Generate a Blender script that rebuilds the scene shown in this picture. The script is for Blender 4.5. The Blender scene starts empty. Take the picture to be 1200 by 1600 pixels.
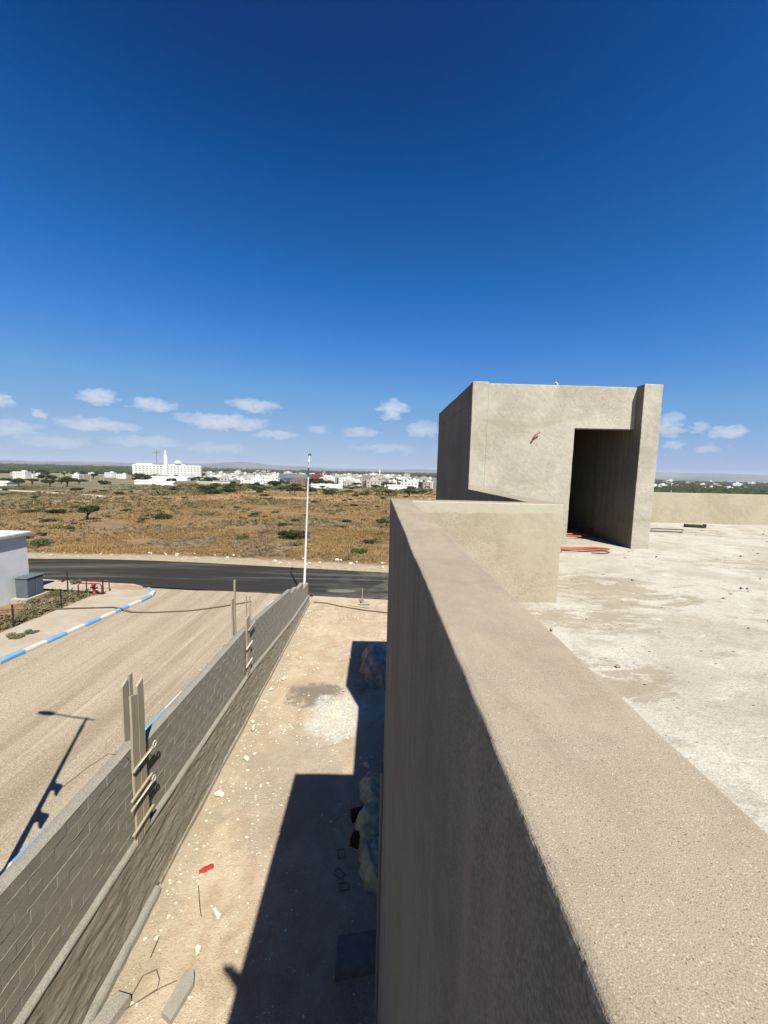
import bpy, bmesh, math, random
import numpy as np
from mathutils import Vector, Matrix, noise as mnoise

random.seed(11); rng = np.random.default_rng(11)
S = bpy.context.scene
C = S.collection
R = math.radians

# ------------------------------------------------------------------ camera
CZ = 8.4                                   # lens height above the yard
YAW, PITCH, ROLL = R(1.0), R(6.176), R(1.4035)
fw = Vector((math.sin(YAW)*math.cos(PITCH), math.cos(YAW)*math.cos(PITCH), -math.sin(PITCH)))
r0 = Vector((math.cos(YAW), -math.sin(YAW), 0)); u0 = r0.cross(fw)
rt = math.cos(ROLL)*r0 + math.sin(ROLL)*u0
up = -math.sin(ROLL)*r0 + math.cos(ROLL)*u0
cd = bpy.data.cameras.new('camera'); cam = bpy.data.objects.new('camera', cd); C.objects.link(cam)
cam.matrix_world = Matrix(((rt.x, up.x, -fw.x, 0), (rt.y, up.y, -fw.y, 0), (rt.z, up.z, -fw.z, CZ), (0, 0, 0, 1)))
cd.sensor_fit = 'VERTICAL'; cd.sensor_height = 24; cd.lens = 24*604/1600
cd.clip_start = 0.02; cd.clip_end = 60000
S.camera = cam

# ------------------------------------------------------------------ light and exposure
SAZ, SEL = R(-22.3), R(53.6)               # where shadows run, and the sun's height
sdir = Vector((math.sin(SAZ)*math.cos(SEL), math.cos(SAZ)*math.cos(SEL), -math.sin(SEL)))
ld = bpy.data.lights.new('sun', 'SUN'); ld.energy = 5.0; ld.angle = R(0.53); ld.color = (1.0, 0.965, 0.85)
sun = bpy.data.objects.new('sun', ld); C.objects.link(sun)
sun.rotation_euler = sdir.to_track_quat('-Z', 'Y').to_euler(); sun.location = (20, -30, 60)

SKY = 0.05; EXPO = 1.1; TONE = 0.06; LIFT = 2**EXPO
w = bpy.data.worlds.new('World'); S.world = w; w.use_nodes = True
wn = w.node_tree; wn.nodes.clear()
def N(t, tree=wn, **kw):
    n = tree.nodes.new(t)
    for k, v in kw.items(): setattr(n, k, v)
    return n
def L(a, b, tree=wn): tree.links.new(a, b)
def wmath(op, a, b=None, c=None, clamp=False):
    n = N('ShaderNodeMath', operation=op); n.use_clamp = clamp
    for i, v in enumerate((a, b, c)):
        if v is None: continue
        if isinstance(v, (int, float)): n.inputs[i].default_value = v
        else: L(v, n.inputs[i])
    return n.outputs[0]
sky = N('ShaderNodeTexSky', sky_type='NISHITA'); sky.sun_disc = False
sky.sun_elevation = SEL; sky.sun_rotation = math.pi + SAZ
sky.altitude = 600; sky.air_density = 1.0; sky.dust_density = 0.6; sky.ozone_density = 4.0
# tone of the sky: a phone camera's deep polarised blue, the same in every direction
sc1 = N('ShaderNodeVectorMath', operation='SCALE'); L(sky.outputs[0], sc1.inputs[0]); sc1.inputs[3].default_value = TONE
hs = N('ShaderNodeRGBCurve'); L(sc1.outputs[0], hs.inputs['Color'])
for ci, pts in enumerate((((0, 0), (.044, .0), (.065, .012), (.095, .056), (.141, .14), (.25, .28), (.366, .38), (1, .9)),
                          ((0, 0), (.069, .033), (.084, .079), (.114, .148), (.165, .246), (.235, .367), (.36, .45), (.418, .50), (1, .92)),
                          ((0, 0), (.138, .178), (.168, .332), (.216, .492), (.287, .67), (.371, .71), (.445, .72), (1, .95)))):
    cv = hs.mapping.curves[ci]
    while len(cv.points) < len(pts): cv.points.new(.5, .5)
    for p_, q_ in zip(cv.points, pts): p_.location = q_; p_.handle_type = 'VECTOR'
hs.mapping.update()
sc2 = N('ShaderNodeVectorMath', operation='SCALE'); L(hs.outputs[0], sc2.inputs[0]); sc2.inputs[3].default_value = 1/(SKY*LIFT)
tc = N('ShaderNodeTexCoord'); sx = N('ShaderNodeSeparateXYZ'); L(tc.outputs['Generated'], sx.inputs[0])
az = wmath('ARCTAN2', sx.outputs[0], sx.outputs[1]); el = wmath('ARCSINE', sx.outputs[2])
def wnoise(scale, detail, zs=3.0, off=0.0):
    m = N('ShaderNodeMapping'); m.inputs['Scale'].default_value = (1, 1, zs); m.inputs['Location'].default_value = (off, off, off)
    L(tc.outputs['Generated'], m.inputs[0])
    n = N('ShaderNodeTexNoise'); n.inputs['Scale'].default_value = scale; n.inputs['Detail'].default_value = detail; n.inputs['Roughness'].default_value = 0.6
    L(m.outputs[0], n.inputs['Vector']); return n.outputs['Fac']
n1 = wnoise(26, 6, 2.2); n2 = wnoise(34, 6, 2.2, 5.0); n3 = wnoise(60, 8, 1.6, 9.0)
azw = wmath('ADD', az, wmath('MULTIPLY', wmath('SUBTRACT', n1, 0.5), 0.10))
elw = wmath('ADD', el, wmath('MULTIPLY', wmath('SUBTRACT', n2, 0.5), 0.036))
clouds = [(-0.611, 0.137, 0.035, 0.0175, 1), (-0.515, 0.127, 0.041, 0.0148, 1), (-0.304, 0.145, 0.056, 0.0146, 0.9), (-0.373, 0.103, 0.094, 0.0175, 0.95), (-0.618, 0.079, 0.066, 0.0128, 0.8), (0.035, 0.15, 0.037, 0.025, 1), (0.11, 0.103, 0.040, 0.021, 0.65), (0.639, 0.105, 0.024, 0.025, 0.7), (0.73, 0.087, 0.030, 0.0125, 0.8), (0.686, 0.1, 0.016, 0.0112, 0.5), (-0.761, 0.109, 0.018, 0.0123, 0.9), (-0.71, 0.09, 0.013, 0.0083, 0.7), (-0.743, 0.061, 0.04, 0.0162, 0.5), (-0.257, 0.08, 0.052, 0.0107, 0.6), (-0.049, 0.093, 0.042, 0.0111, 0.5), (-0.157, 0.095, 0.025, 0.0094, 0.4), (0.653, 0.066, 0.013, 0.009, 0.5), (0.709, 0.058, 0.019, 0.0087, 0.4), (-0.53, 0.049, 0.075, 0.0124, 0.4), (-0.388, 0.042, 0.071, 0.0119, 0.3), (0.013, 0.056, 0.082, 0.0097, 0.3), (-0.681, 0.04, 0.05, 0.0099, 0.35)]
for i in range(12):                        # the same low clouds all the way round
    a = 0.95 + 4.2*i/12 + random.uniform(-.04, .04)
    if a > math.pi: a -= 2*math.pi
    e = random.uniform(.05, .15); clouds.append((a, e, random.uniform(.03, .07), random.uniform(.010, .022), random.uniform(.35, 1)))
tot = None
for a, e, wa, we, s in clouds:
    q = wmath('ADD', wmath('POWER', wmath('DIVIDE', wmath('SUBTRACT', azw, a), wa*1.12), 2), wmath('POWER', wmath('DIVIDE', wmath('SUBTRACT', elw, e), we*1.15), 2))
    m = wmath('MULTIPLY', wmath('SUBTRACT', 1.0, q, clamp=True), s)
    tot = m if tot is None else wmath('MAXIMUM', tot, m)
tot = wmath('MULTIPLY', tot, wmath('MULTIPLY_ADD', wmath('SUBTRACT', n3, 0.5), 3.2, 1.0, clamp=True))
tot = wmath('MULTIPLY', wmath('POWER', tot, 0.72), 0.68, clamp=True)
mx = N('ShaderNodeMix', data_type='RGBA'); L(tot, mx.inputs[0]); L(sc2.outputs[0], mx.inputs[6])
mx.inputs[7].default_value = (0.80/SKY/LIFT, 0.81/SKY/LIFT, 0.84/SKY/LIFT, 1)
bg = N('ShaderNodeBackground'); bg.inputs[1].default_value = SKY; L(mx.outputs[2], bg.inputs[0])
wo = N('ShaderNodeOutputWorld'); L(bg.outputs[0], wo.inputs[0])

S.view_settings.view_transform = 'Standard'; S.view_settings.look = 'None'
S.view_settings.exposure = EXPO; S.view_settings.gamma = 1.0; S.view_settings.use_curve_mapping = False
S.render.engine = 'CYCLES'; S.cycles.use_denoising = True
S.cycles.max_bounces = 7; S.cycles.diffuse_bounces = 4; S.cycles.volume_bounces = 1
S.cycles.sample_clamp_indirect = 6
w.cycles.sampling_method = 'MANUAL'; w.cycles.sample_map_resolution = 256

# ------------------------------------------------------------------ materials
class NB:
    def __init__(s, name, rough=0.9, coord='Object'):
        s.m = bpy.data.materials.new(name); s.m.use_nodes = True; s.t = s.m.node_tree; s.t.nodes.clear()
        s.out = s.n('ShaderNodeOutputMaterial'); s.b = s.n('ShaderNodeBsdfPrincipled')
        s.b.inputs['Roughness'].default_value = rough; s.b.inputs['Specular IOR Level'].default_value = 0.25
        s.l(s.b.outputs[0], s.out.inputs[0]); s.co = s.n('ShaderNodeTexCoord').outputs[coord]; s._sep = None
    def n(s, t, **kw):
        x = s.t.nodes.new(t)
        for k, v in kw.items(): setattr(x, k, v)
        return x
    def l(s, a, b): s.t.links.new(a, b)
    def put(s, sock, v):
        if isinstance(v, (int, float)): sock.default_value = v
        elif isinstance(v, (tuple, list)): sock.default_value = tuple(v) + ((1,) if len(v) == 3 and sock.type == 'RGBA' else ())
        else: s.l(v, sock)
    def map(s, scale=(1, 1, 1), loc=(0, 0, 0), rot=(0, 0, 0), src=None):
        m = s.n('ShaderNodeMapping'); m.inputs['Scale'].default_value = scale; m.inputs['Location'].default_value = loc; m.inputs['Rotation'].default_value = rot
        s.l(src or s.co, m.inputs[0]); return m.outputs[0]
    def noise(s, scale, detail=4, rough=0.55, vec=None, dist=0.0):
        x = s.n('ShaderNodeTexNoise'); x.inputs['Scale'].default_value = scale; x.inputs['Detail'].default_value = detail
        x.inputs['Roughness'].default_value = rough; x.inputs['Distortion'].default_value = dist
        s.l(vec if vec is not None else s.co, x.inputs['Vector']); return x.outputs['Fac']
    def vor(s, scale, vec=None, feature='F1', out='Distance', rand=1.0):
        x = s.n('ShaderNodeTexVoronoi', feature=feature); x.inputs['Scale'].default_value = scale; x.inputs['Randomness'].default_value = rand
        s.l(vec if vec is not None else s.co, x.inputs['Vector']); return x.outputs[out]
    def ramp(s, fac, a, b, lo=0.0, hi=1.0):          # smooth remap of fac from a..b to lo..hi
        x = s.n('ShaderNodeMapRange', interpolation_type='SMOOTHSTEP'); s.put(x.inputs[0], fac)
        for i, v in enumerate((a, b, lo, hi)): x.inputs[i+1].default_value = v
        return x.outputs[0]
    def cmix(s, fac, a, b, mode='MIX'):
        x = s.n('ShaderNodeMix', data_type='RGBA', blend_type=mode); s.put(x.inputs[0], fac); s.put(x.inputs[6], a); s.put(x.inputs[7], b)
        return x.outputs[2]
    def math(s, op, a, b=None, c=None, clamp=False):
        x = s.n('ShaderNodeMath', operation=op); x.use_clamp = clamp
        for i, v in enumerate((a, b, c)):
            if v is not None: s.put(x.inputs[i], v)
        return x.outputs[0]
    def sep(s):
        if s._sep is None:
            x = s.n('ShaderNodeSeparateXYZ'); s.l(s.co, x.inputs[0]); s._sep = x.outputs
        return s._sep
    def bump(s, h, strength=0.5, dist=0.01, nrm=None):
        x = s.n('ShaderNodeBump'); x.inputs['Strength'].default_value = strength; x.inputs['Distance'].default_value = dist
        s.put(x.inputs['Height'], h)
        if nrm is not None: s.l(nrm, x.inputs['Normal'])
        return x.outputs[0]
    def spot(s, cx, cy, rx, ry, wob=None, soft=0.5):  # an elongated blot on a horizontal surface
        X, Y, Z = s.sep()
        q = s.math('ADD', s.math('POWER', s.math('DIVIDE', s.math('SUBTRACT', X, cx), rx), 2), s.math('POWER', s.math('DIVIDE', s.math('SUBTRACT', Y, cy), ry), 2))
        if wob is not None: q = s.math('ADD', q, s.math('MULTIPLY', s.math('SUBTRACT', wob, 0.5), 4.5))
        return s.ramp(q, 1+soft, 1-soft)
    def done(s, col, nrm=None, rough=None):
        # colours above were picked at exposure 0; this brings them to true reflectance under the real exposure
        k = .62 if s.m.name in ('kerb_white', 'wet_white', 'lamp_white', 'white_paint') else .44
        s.put(s.b.inputs['Base Color'], s.cmix(1.0, col, (k, k, k), 'MULTIPLY'))
        if nrm is not None: s.l(nrm, s.b.inputs['Normal'])
        if rough is not None: s.put(s.b.inputs['Roughness'], rough)
        return s.m
MT = {}
def simple(name, col, rough=0.7, var=0.12, scale=8, bump=0.0, metal=0.0, coord='Object'):
    b = NB(name, rough, coord); n = b.noise(scale, 5)
    c = b.cmix(b.ramp(n, .3, .7), tuple(v*(1-var) for v in col), tuple(min(1, v*(1+var)) for v in col))
    b.b.inputs['Metallic'].default_value = metal
    MT[name] = b.done(c, b.bump(b.noise(scale*6, 4), bump, 0.01) if bump else None); return MT[name]

def plaster(name, c1, c2, dark, grain=180, streak=(1.4, 1.4, .35), gb=0.35, speck=0.0, grooves=0.0, cap=None, pits=0.0, wash=0.0, trowel=0.0):
    b = NB(name, 0.92)
    big = b.noise(1.1, 5, .6, dist=.4); st = b.noise(2.2, 6, .65, b.map(streak, (3, 1, 7)))
    fine = b.noise(grain, 3, .7); mid = b.noise(14, 6, .65)
    c = b.cmix(b.ramp(big, .3, .7), c1, c2)
    c = b.cmix(b.math('MULTIPLY', b.ramp(st, .50, .72), .55), c, dark)
    c = b.cmix(b.ramp(mid, .3, .75, 0, .35), c, tuple(v*1.18 for v in c2))
    c = b.cmix(b.ramp(fine, .38, .66, .0, .62), c, tuple(v*.40 for v in c1))
    c = b.cmix(b.ramp(fine, .42, .28, .0, .35), c, tuple(min(.95, v*1.5) for v in c2))
    bl1 = b.noise(5.5, 5, .6, b.map((1, 1, 1), (11, 4, 2)), .3); c = b.cmix(b.ramp(bl1, .50, .68, 0, .28), c, tuple(v*f_ for v, f_ in zip(c2, (1.05, .96, .92)))); c = b.cmix(b.ramp(bl1, .46, .30, 0, .35), c, tuple(v*f_ for v, f_ in zip(c2, (.92, .95, .88))))
    if wash: hz = b.noise(1.6, 6, .65, b.map((.35, .35, 2.6), (2, 8, 5)), .5); c = b.cmix(b.ramp(hz, .54, .70, 0, wash), c, dark)
    h = b.math('ADD', b.math('MULTIPLY', fine, .35), b.math('MULTIPLY', mid, .9))
    if speck:
        sp = b.vor(grain*.52); sc = b.vor(grain*.52, out='Color')
        ss = b.n('ShaderNodeSeparateColor'); b.l(sc, ss.inputs[0])
        k = b.math('MULTIPLY', b.ramp(sp, .42, .25), speck)
        c = b.cmix(b.math('MULTIPLY', k, b.ramp(ss.outputs[0], .80, .90)), c, (.92, .82, .68))
        c = b.cmix(b.math('MULTIPLY', k, b.ramp(ss.outputs[1], .84, .92)), c, (.14, .10, .07))
        h = b.math('ADD', h, b.math('MULTIPLY', k, .4))
    if pits:                                       # pinholes left by the float
        pv = b.vor(46); pc = b.n('ShaderNodeSeparateColor'); b.l(b.vor(46, out='Color'), pc.inputs[0])
        pk = b.math('MULTIPLY', b.math('MULTIPLY', b.ramp(pv, .075, .035), b.ramp(pc.outputs[0], .86, .89)), pits)
        c = b.cmix(pk, c, (.10, .075, .05)); h = b.math('ADD', h, b.math('MULTIPLY', pk, -1.5))
    if trowel:                                     # float arcs and dusty patches
        ta = b.noise(2.2, 4, .5, b.map((3.2, .9, 1), (4, 2, 0), rot=(0, 0, .5)), 1.8); c = b.cmix(b.ramp(ta, .52, .66, 0, trowel), c, tuple(v*.80 for v in c1)); c = b.cmix(b.ramp(ta, .46, .32, 0, trowel*.7), c, tuple(v*1.12 for v in c2))
        h = b.math('ADD', h, b.math('MULTIPLY', ta, .8))
    if cap:                                        # paler trowelled band along the wall head
        X, Y, Z = b.sep(); e = b.math('ADD', Z, b.math('MULTIPLY', b.math('SUBTRACT', b.noise(3.5, 5), .5), .10))
        c = b.cmix(b.math('MULTIPLY', b.ramp(e, cap-.012, cap+.012), .6), c, (.78, .735, .60))
    if grooves:
        g = b.noise(1.0, 4, .6, b.map((9, 9, .22), (1, 1, 2)), .3)
        gl = b.ramp(g, .47, .53); c = b.cmix(b.math('MULTIPLY', b.ramp(g, .56, .75), grooves), c, tuple(v*.5 for v in dark))
        c = b.cmix(b.math('MULTIPLY', b.ramp(g, .44, .30), grooves), c, tuple(v*f_ for v, f_ in zip(c2, (1.35, 1.22, 1.08))))
        h = b.math('ADD', h, b.math('MULTIPLY', gl, .6))
    MT[name] = b.done(c, b.bump(h, gb, .012)); return MT[name]
plaster('hut_render', (.63, .575, .465), (.89, .83, .70), (.52, .45, .335), 120, streak=(1.2, 1.2, .6), gb=.5, wash=.6, pits=.7)
plaster('low_wall_render', (.64, .56, .41), (.80, .715, .55), (.54, .455, .325), 140, streak=(1.1, 1.1, .5), gb=.4, cap=7.965, pits=.6, wash=.3)
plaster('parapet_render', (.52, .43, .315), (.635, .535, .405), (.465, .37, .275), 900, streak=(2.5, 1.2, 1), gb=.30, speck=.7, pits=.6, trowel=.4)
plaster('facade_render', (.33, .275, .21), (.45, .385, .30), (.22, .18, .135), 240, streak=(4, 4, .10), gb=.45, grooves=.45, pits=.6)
plaster('cement_block', (.47, .425, .345), (.56, .51, .42), (.38, .34, .275), 90, gb=.6)
plaster('cement_mortar', (.44, .40, .33), (.50, .46, .39), (.34, .30, .24), 60, gb=.8)

b = NB('rubble_plaster', .95)                      # coarse thrown plaster of the wall foot, dragged along the wall
g = b.noise(8, 9, .74, b.map((1, .5, 2.4)), .5); g2 = b.noise(42, 6, .72, b.map((1, .5, 1.6))); v = b.noise(1.0, 4)
c = b.cmix(b.ramp(g, .3, .7), (.34, .29, .215), (.68, .60, .47)); c = b.cmix(b.ramp(v, .4, .7, 0, .5), c, (.50, .42, .31))
MT['rubble_plaster'] = b.done(c, b.bump(b.math('ADD', g, b.math('MULTIPLY', g2, .7)), 1.0, .04))

b = NB('roof_screed', .95)                         # dusty lime-white roof screed with bare patches
big = b.noise(.55, 6, .62, dist=.5); mid = b.noise(2.6, 8, .68, b.map((1, 1.5, 1), rot=(0, 0, .35)), .5); fine = b.noise(70, 4, .7); pit = b.vor(9, b.map((1, 1.6, 1), rot=(0, 0, .5)))
c = b.cmix(b.ramp(big, .36, .62), (.64, .585, .485), (.83, .78, .68))
c = b.cmix(b.ramp(mid, .50, .64, 0, .65), c, (.51, .45, .355)); c = b.cmix(b.ramp(mid, .44, .30, 0, .9), c, (.92, .875, .77))
c = b.cmix(b.ramp(fine, .45, .7, 0, .6), c, (.36, .31, .24)); g3 = b.noise(22, 6, .75, b.map((1, 2.2, 1), rot=(0, 0, .3))); c = b.cmix(b.ramp(g3, .54, .67, 0, .7), c, (.43, .38, .30))
wob = b.noise(2.4, 9, .72, b.map((.8, 2.0, 1), rot=(0, 0, .32)), .8); ar = None
for (cx, cy, rx, ry) in ((2.6, 4.85, 1.1, .55), (3.1, 4.3, .8, .3), (2.1, 3.7, .7, .35), (1.6, 2.7, .6, .35), (8.4, 9.6, 1.4, .5), (6.5, 6.2, 1.6, .7), (4.8, 3.4, 1.3, .5)):
    k_ = b.math('MULTIPLY', b.spot(cx, cy, rx, ry, None, .9), .21 if cx < 3.2 else .13); ar = k_ if ar is None else b.math('MAXIMUM', ar, k_)
c = b.cmix(b.math('MULTIPLY', b.ramp(b.math('ADD', b.math('ADD', wob, ar), b.math('MULTIPLY', b.math('SUBTRACT', g3, .5), .35)), .62, .70), .75), c, (.46, .38, .27))
pn = b.noise(14, 4); pk = b.math('MULTIPLY', b.ramp(pit, .17, .05), b.ramp(pn, .48, .62))
c = b.cmix(pk, c, (.16, .13, .10))
MT['roof_screed'] = b.done(c, b.bump(b.math('ADD', b.math('ADD', mid, b.math('ADD', b.math('MULTIPLY', g3, .3), b.math('MULTIPLY', fine, .3))), b.math('MULTIPLY', pk, -.8)), .7, .025))

b = NB('yard_dirt', .97)
big = b.noise(.5, 6, .6); mid = b.noise(3.5, 8, .66, dist=.4); fine = b.noise(55, 4, .7); grit = b.vor(26); gn = b.noise(2.2, 5)
c = b.cmix(b.ramp(big, .32, .68), (.70, .545, .375), (.85, .69, .50)); c = b.cmix(b.ramp(mid, .5, .75, 0, .6), c, (.58, .45, .31))
c = b.cmix(b.ramp(mid, .45, .25, 0, .5), c, (.92, .79, .60))
c = b.cmix(b.math('MULTIPLY', b.ramp(grit, .26, .10), b.ramp(gn, .42, .56)), c, (.98, .89, .71))
tp = b.noise(1.3, 8, .7, b.map((1, .8, 1), (7, 3, 0)), .6); c = b.cmix(b.ramp(tp, .44, .62, 0, .75), c, (.62, .45, .30)); cr = b.noise(19, 7, .75); c = b.cmix(b.ramp(cr, .56, .68, 0, .6), c, (.45, .345, .215))
wob = b.noise(1.8, 7, .7); wob2 = b.noise(9, 6, .7)
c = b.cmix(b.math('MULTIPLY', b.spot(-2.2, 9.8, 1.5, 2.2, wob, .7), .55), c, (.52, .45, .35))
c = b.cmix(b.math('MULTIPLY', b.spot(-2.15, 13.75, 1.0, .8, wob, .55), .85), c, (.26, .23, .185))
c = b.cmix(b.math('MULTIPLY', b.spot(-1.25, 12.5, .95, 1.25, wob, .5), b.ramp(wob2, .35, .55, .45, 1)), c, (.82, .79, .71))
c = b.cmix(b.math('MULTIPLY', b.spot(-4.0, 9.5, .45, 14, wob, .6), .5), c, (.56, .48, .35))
c = b.cmix(b.ramp(fine, .45, .75, 0, .3), c, (.30, .22, .14))
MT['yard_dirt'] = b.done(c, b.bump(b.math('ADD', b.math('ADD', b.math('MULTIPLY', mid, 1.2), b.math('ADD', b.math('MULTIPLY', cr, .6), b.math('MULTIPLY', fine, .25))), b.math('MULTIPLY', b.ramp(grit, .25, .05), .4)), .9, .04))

b = NB('gravel_street', .97)                       # rolled gravel, dragged in tracks along the street
ang = R(-5)
tr = b.noise(1.0, 6, .65, b.map((.9, .035, 1), rot=(0, 0, -ang))); fine = b.noise(31, 7, .8, b.map((1, .8, 1), (3, 1, 0)), .7); st = b.noise(7, 5); big = b.noise(.35, 5)
c = b.cmix(b.ramp(tr, .35, .62), (.46, .365, .255), (.70, .575, .42)); c = b.cmix(b.ramp(big, .4, .7, 0, .5), c, (.62, .505, .365))
c = b.cmix(b.ramp(fine, .46, .62, 0, .85), c, (.30, .23, .15)); c = b.cmix(b.ramp(fine, .46, .36, 0, .9), c, (.92, .81, .65))
tr2 = b.noise(1.0, 5, .7, b.map((2.4, .06, 1), (5, 2, 0), rot=(0, 0, -ang)))
c = b.cmix(b.ramp(tr2, .54, .66, 0, .55), c, (.36, .285, .205)); c = b.cmix(b.ramp(tr2, .42, .32, 0, .5), c, (.80, .69, .53))
fn2 = b.noise(60, 5, .75)
MT['gravel_street'] = b.done(c, b.bump(b.math('ADD', b.math('ADD', b.math('MULTIPLY', fine, .35), b.math('MULTIPLY', fn2, .25)), b.math('ADD', b.math('MULTIPLY', tr2, 1.6), tr)), .8, .045))

b = NB('fresh_asphalt', .80)
sk = b.noise(1.0, 6, .68, b.map((.05, .9, 1), rot=(0, 0, .11))); fine = b.noise(40, 4, .7); patch = b.noise(.5, 6, .65)
b.b.inputs['Specular IOR Level'].default_value = .06
c = b.cmix(b.ramp(fine, .3, .7), (.034, .032, .029), (.07, .066, .059)); c = b.cmix(b.ramp(sk, .48, .68, 0, .7), c, (.24, .22, .18)); sk2 = b.noise(1.0, 5, .7, b.map((.12, 4.5, 1), (3, 9, 0), rot=(0, 0, .11))); c = b.cmix(b.ramp(sk2, .58, .70, 0, .45), c, (.30, .275, .23))
X, Y, Z = b.sep()
dust = b.math('MULTIPLY', b.ramp(X, -6, 3), b.ramp(patch, .42, .62)); c = b.cmix(b.math('MULTIPLY', dust, .75), c, (.22, .20, .165))
c = b.cmix(b.math('MULTIPLY', b.spot(-2.4, 26.6, 1.0, .35, None, .3), .8), c, (.30, .28, .24))
MT['fresh_asphalt'] = b.done(c, b.bump(fine, .5, .015))

b = NB('pavement_concrete', .95)
big = b.noise(.6, 6, .6); fine = b.noise(30, 5, .7); mid = b.noise(4, 6, .6)
c = b.cmix(b.ramp(big, .35, .65), (.58, .475, .345), (.66, .58, .47)); c = b.cmix(b.ramp(mid, .5, .72, 0, .5), c, (.48, .40, .30)); c = b.cmix(b.ramp(fine, .5, .75, 0, .35), c, (.36, .30, .22))
c = b.cmix(b.math('MULTIPLY', b.spot(-17.0, 26.2, 1.6, .5, mid, .5), .7), c, (.52, .30, .15))
MT['pavement_concrete'] = b.done(c, b.bump(b.math('ADD', mid, fine), .5, .02))

b = NB('plain_soil', .98)                          # the plain: pale verge, dry scrub land, ploughed band, then far farmland
X, Y, Z = b.sep()
d = b.math('SQRT', b.math('ADD', b.math('POWER', X, 2), b.math('POWER', Y, 2)))
t = b.math('ADD', b.math('ADD', Y, b.math('MULTIPLY', X, .13)), -32.0)
n0 = b.noise(.10, 6, .62); n1_ = b.noise(.55, 7, .68); n2_ = b.noise(3.0, 6, .7); n3_ = b.noise(.012, 6, .6); n4_ = b.noise(.004, 6, .6)
c = b.cmix(b.ramp(n1_, .35, .65), (.32, .195, .09), (.48, .315, .16)); c = b.cmix(b.ramp(n0, .45, .65, 0, .7), c, (.29, .22, .125))
c = b.cmix(b.ramp(n2_, .42, .62, 0, .45), c, (.15, .11, .06))
lt = b.ramp(b.math('ADD', X, b.math('MULTIPLY', n3_, 40)), 0, -90)
c = b.cmix(b.math('MULTIPLY', b.math('MULTIPLY', lt, b.ramp(d, 80, 170)), .75), c, b.cmix(b.ramp(n1_, .4, .6), (.20, .18, .09), (.34, .285, .165)))
pl = b.math('MULTIPLY', b.math('MULTIPLY', b.ramp(b.math('ADD', d, b.math('MULTIPLY', n0, 40)), 165, 190), b.ramp(d, 270, 235)), b.ramp(X, -125, -85))
c = b.cmix(b.math('MULTIPLY', pl, .85), c, b.cmix(b.ramp(n1_, .4, .6), (.52, .31, .15), (.62, .40, .215)))
far = b.ramp(d, 260, 360); cf = b.cmix(b.ramp(n3_, .35, .65), (.22, .185, .10), (.38, .31, .195)); cf = b.cmix(b.ramp(n3_, .66, .74, 0, .8), cf, (.70, .61, .47))
c = b.cmix(far, c, cf)
vf = b.ramp(d, 2200, 3200); cv = b.cmix(b.ramp(n4_, .35, .7), (.045, .055, .030), (.15, .14, .09)); c = b.cmix(vf, c, cv)
vg = b.math('ADD', t, b.math('MULTIPLY', b.math('SUBTRACT', n1_, .5), 3.0)); c = b.cmix(b.ramp(vg, 3.0, 1.6), c, b.cmix(b.ramp(n2_, .35, .65), (.50, .385, .255), (.63, .52, .37)))
MT['plain_soil'] = b.done(c, b.bump(b.math('ADD', n1_, n2_), .8, .12))

def veg(name, c1, c2, c3, s1=.5, s2=3.0, tr=0.0):
    b = NB(name, .95); a = b.noise(s1, 4); q = b.noise(s2, 3)
    c = b.cmix(b.ramp(a, .35, .65), c1, c2); c = b.cmix(b.ramp(q, .45, .7, 0, .7), c, c3)
    b.b.inputs['Specular IOR Level'].default_value = .1
    MT[name] = b.done(c); return MT[name]
veg('dry_grass', (.58, .355, .14), (.42, .26, .105), (.63, .455, .23), .07, .55)
veg('dry_scrub', (.26, .195, .12), (.36, .285, .20), (.19, .15, .075), .08, .6)
veg('olive_scrub', (.17, .165, .065), (.25, .21, .10), (.12, .13, .05), .06, .5)
veg('dark_leaf', (.05, .075, .027), (.08, .105, .038), (.11, .135, .055), 1.2, 5)
veg('fresh_leaf', (.09, .15, .045), (.14, .20, .07), (.20, .25, .11), 1.2, 5)
veg('weed_leaf', (.25, .23, .12), (.17, .18, .08), (.40, .33, .19), 1.2, 5)
veg('wood_far', (.045, .06, .028), (.07, .085, .038), (.10, .11, .055), .02, .1)
simple('bark', (.11, .085, .06), .95, .3, 6, .6)
simple('hill_rock', (.24, .235, .23), .95, .35, .0012)
for nm, col in dict(white_paint=(.80, .79, .76), cream_paint=(.70, .64, .54), grey_paint=(.46, .43, .40), blue_cladding=(.22, .29, .36), red_cladding=(.34, .045, .045), dark_window=(.05, .055, .06), mint_dome=(.58, .72, .66), brick_paint=(.42, .28, .22)).items():
    simple(nm, col, .85, .08, .05)
simple('kerb_blue', (.16, .50, .88), .6, .14, 6, .2); simple('kerb_white', (.80, .79, .76), .7, .10, 6, .2)
for kn, kc in (('kerb_blue', (.16, .50, .88)), ('kerb_white', (.82, .80, .76))):
    b = NB(kn, .75); wr_ = b.noise(9, 7, .72); ds = b.noise(2.2, 5)
    c = b.cmix(b.ramp(ds, .35, .7, 0, .35), kc, (.70, .60, .46)); c = b.cmix(b.ramp(wr_, .60, .66), c, (.52, .45, .36)); MT[kn] = b.done(c, b.bump(wr_, .4, .01)); MT[kn].name = kn
simple('wet_white', (.76, .77, .78), .85, .05, 1.2, .1); simple('roof_edge_grey', (.50, .51, .53), .8, .1, 3)
simple('box_grey', (.16, .21, .235), .5, .06, 5); simple('dark_metal', (.045, .042, .04), .6, .3, 9); simple('lamp_white', (.72, .72, .70), .45, .05, 6)
simple('lamp_grey', (.12, .13, .14), .5, .1, 6); simple('red_metal', (.34, .04, .035), .5, .25, 12); simple('rebar', (.17, .12, .085), .8, .35, 30)
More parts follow.
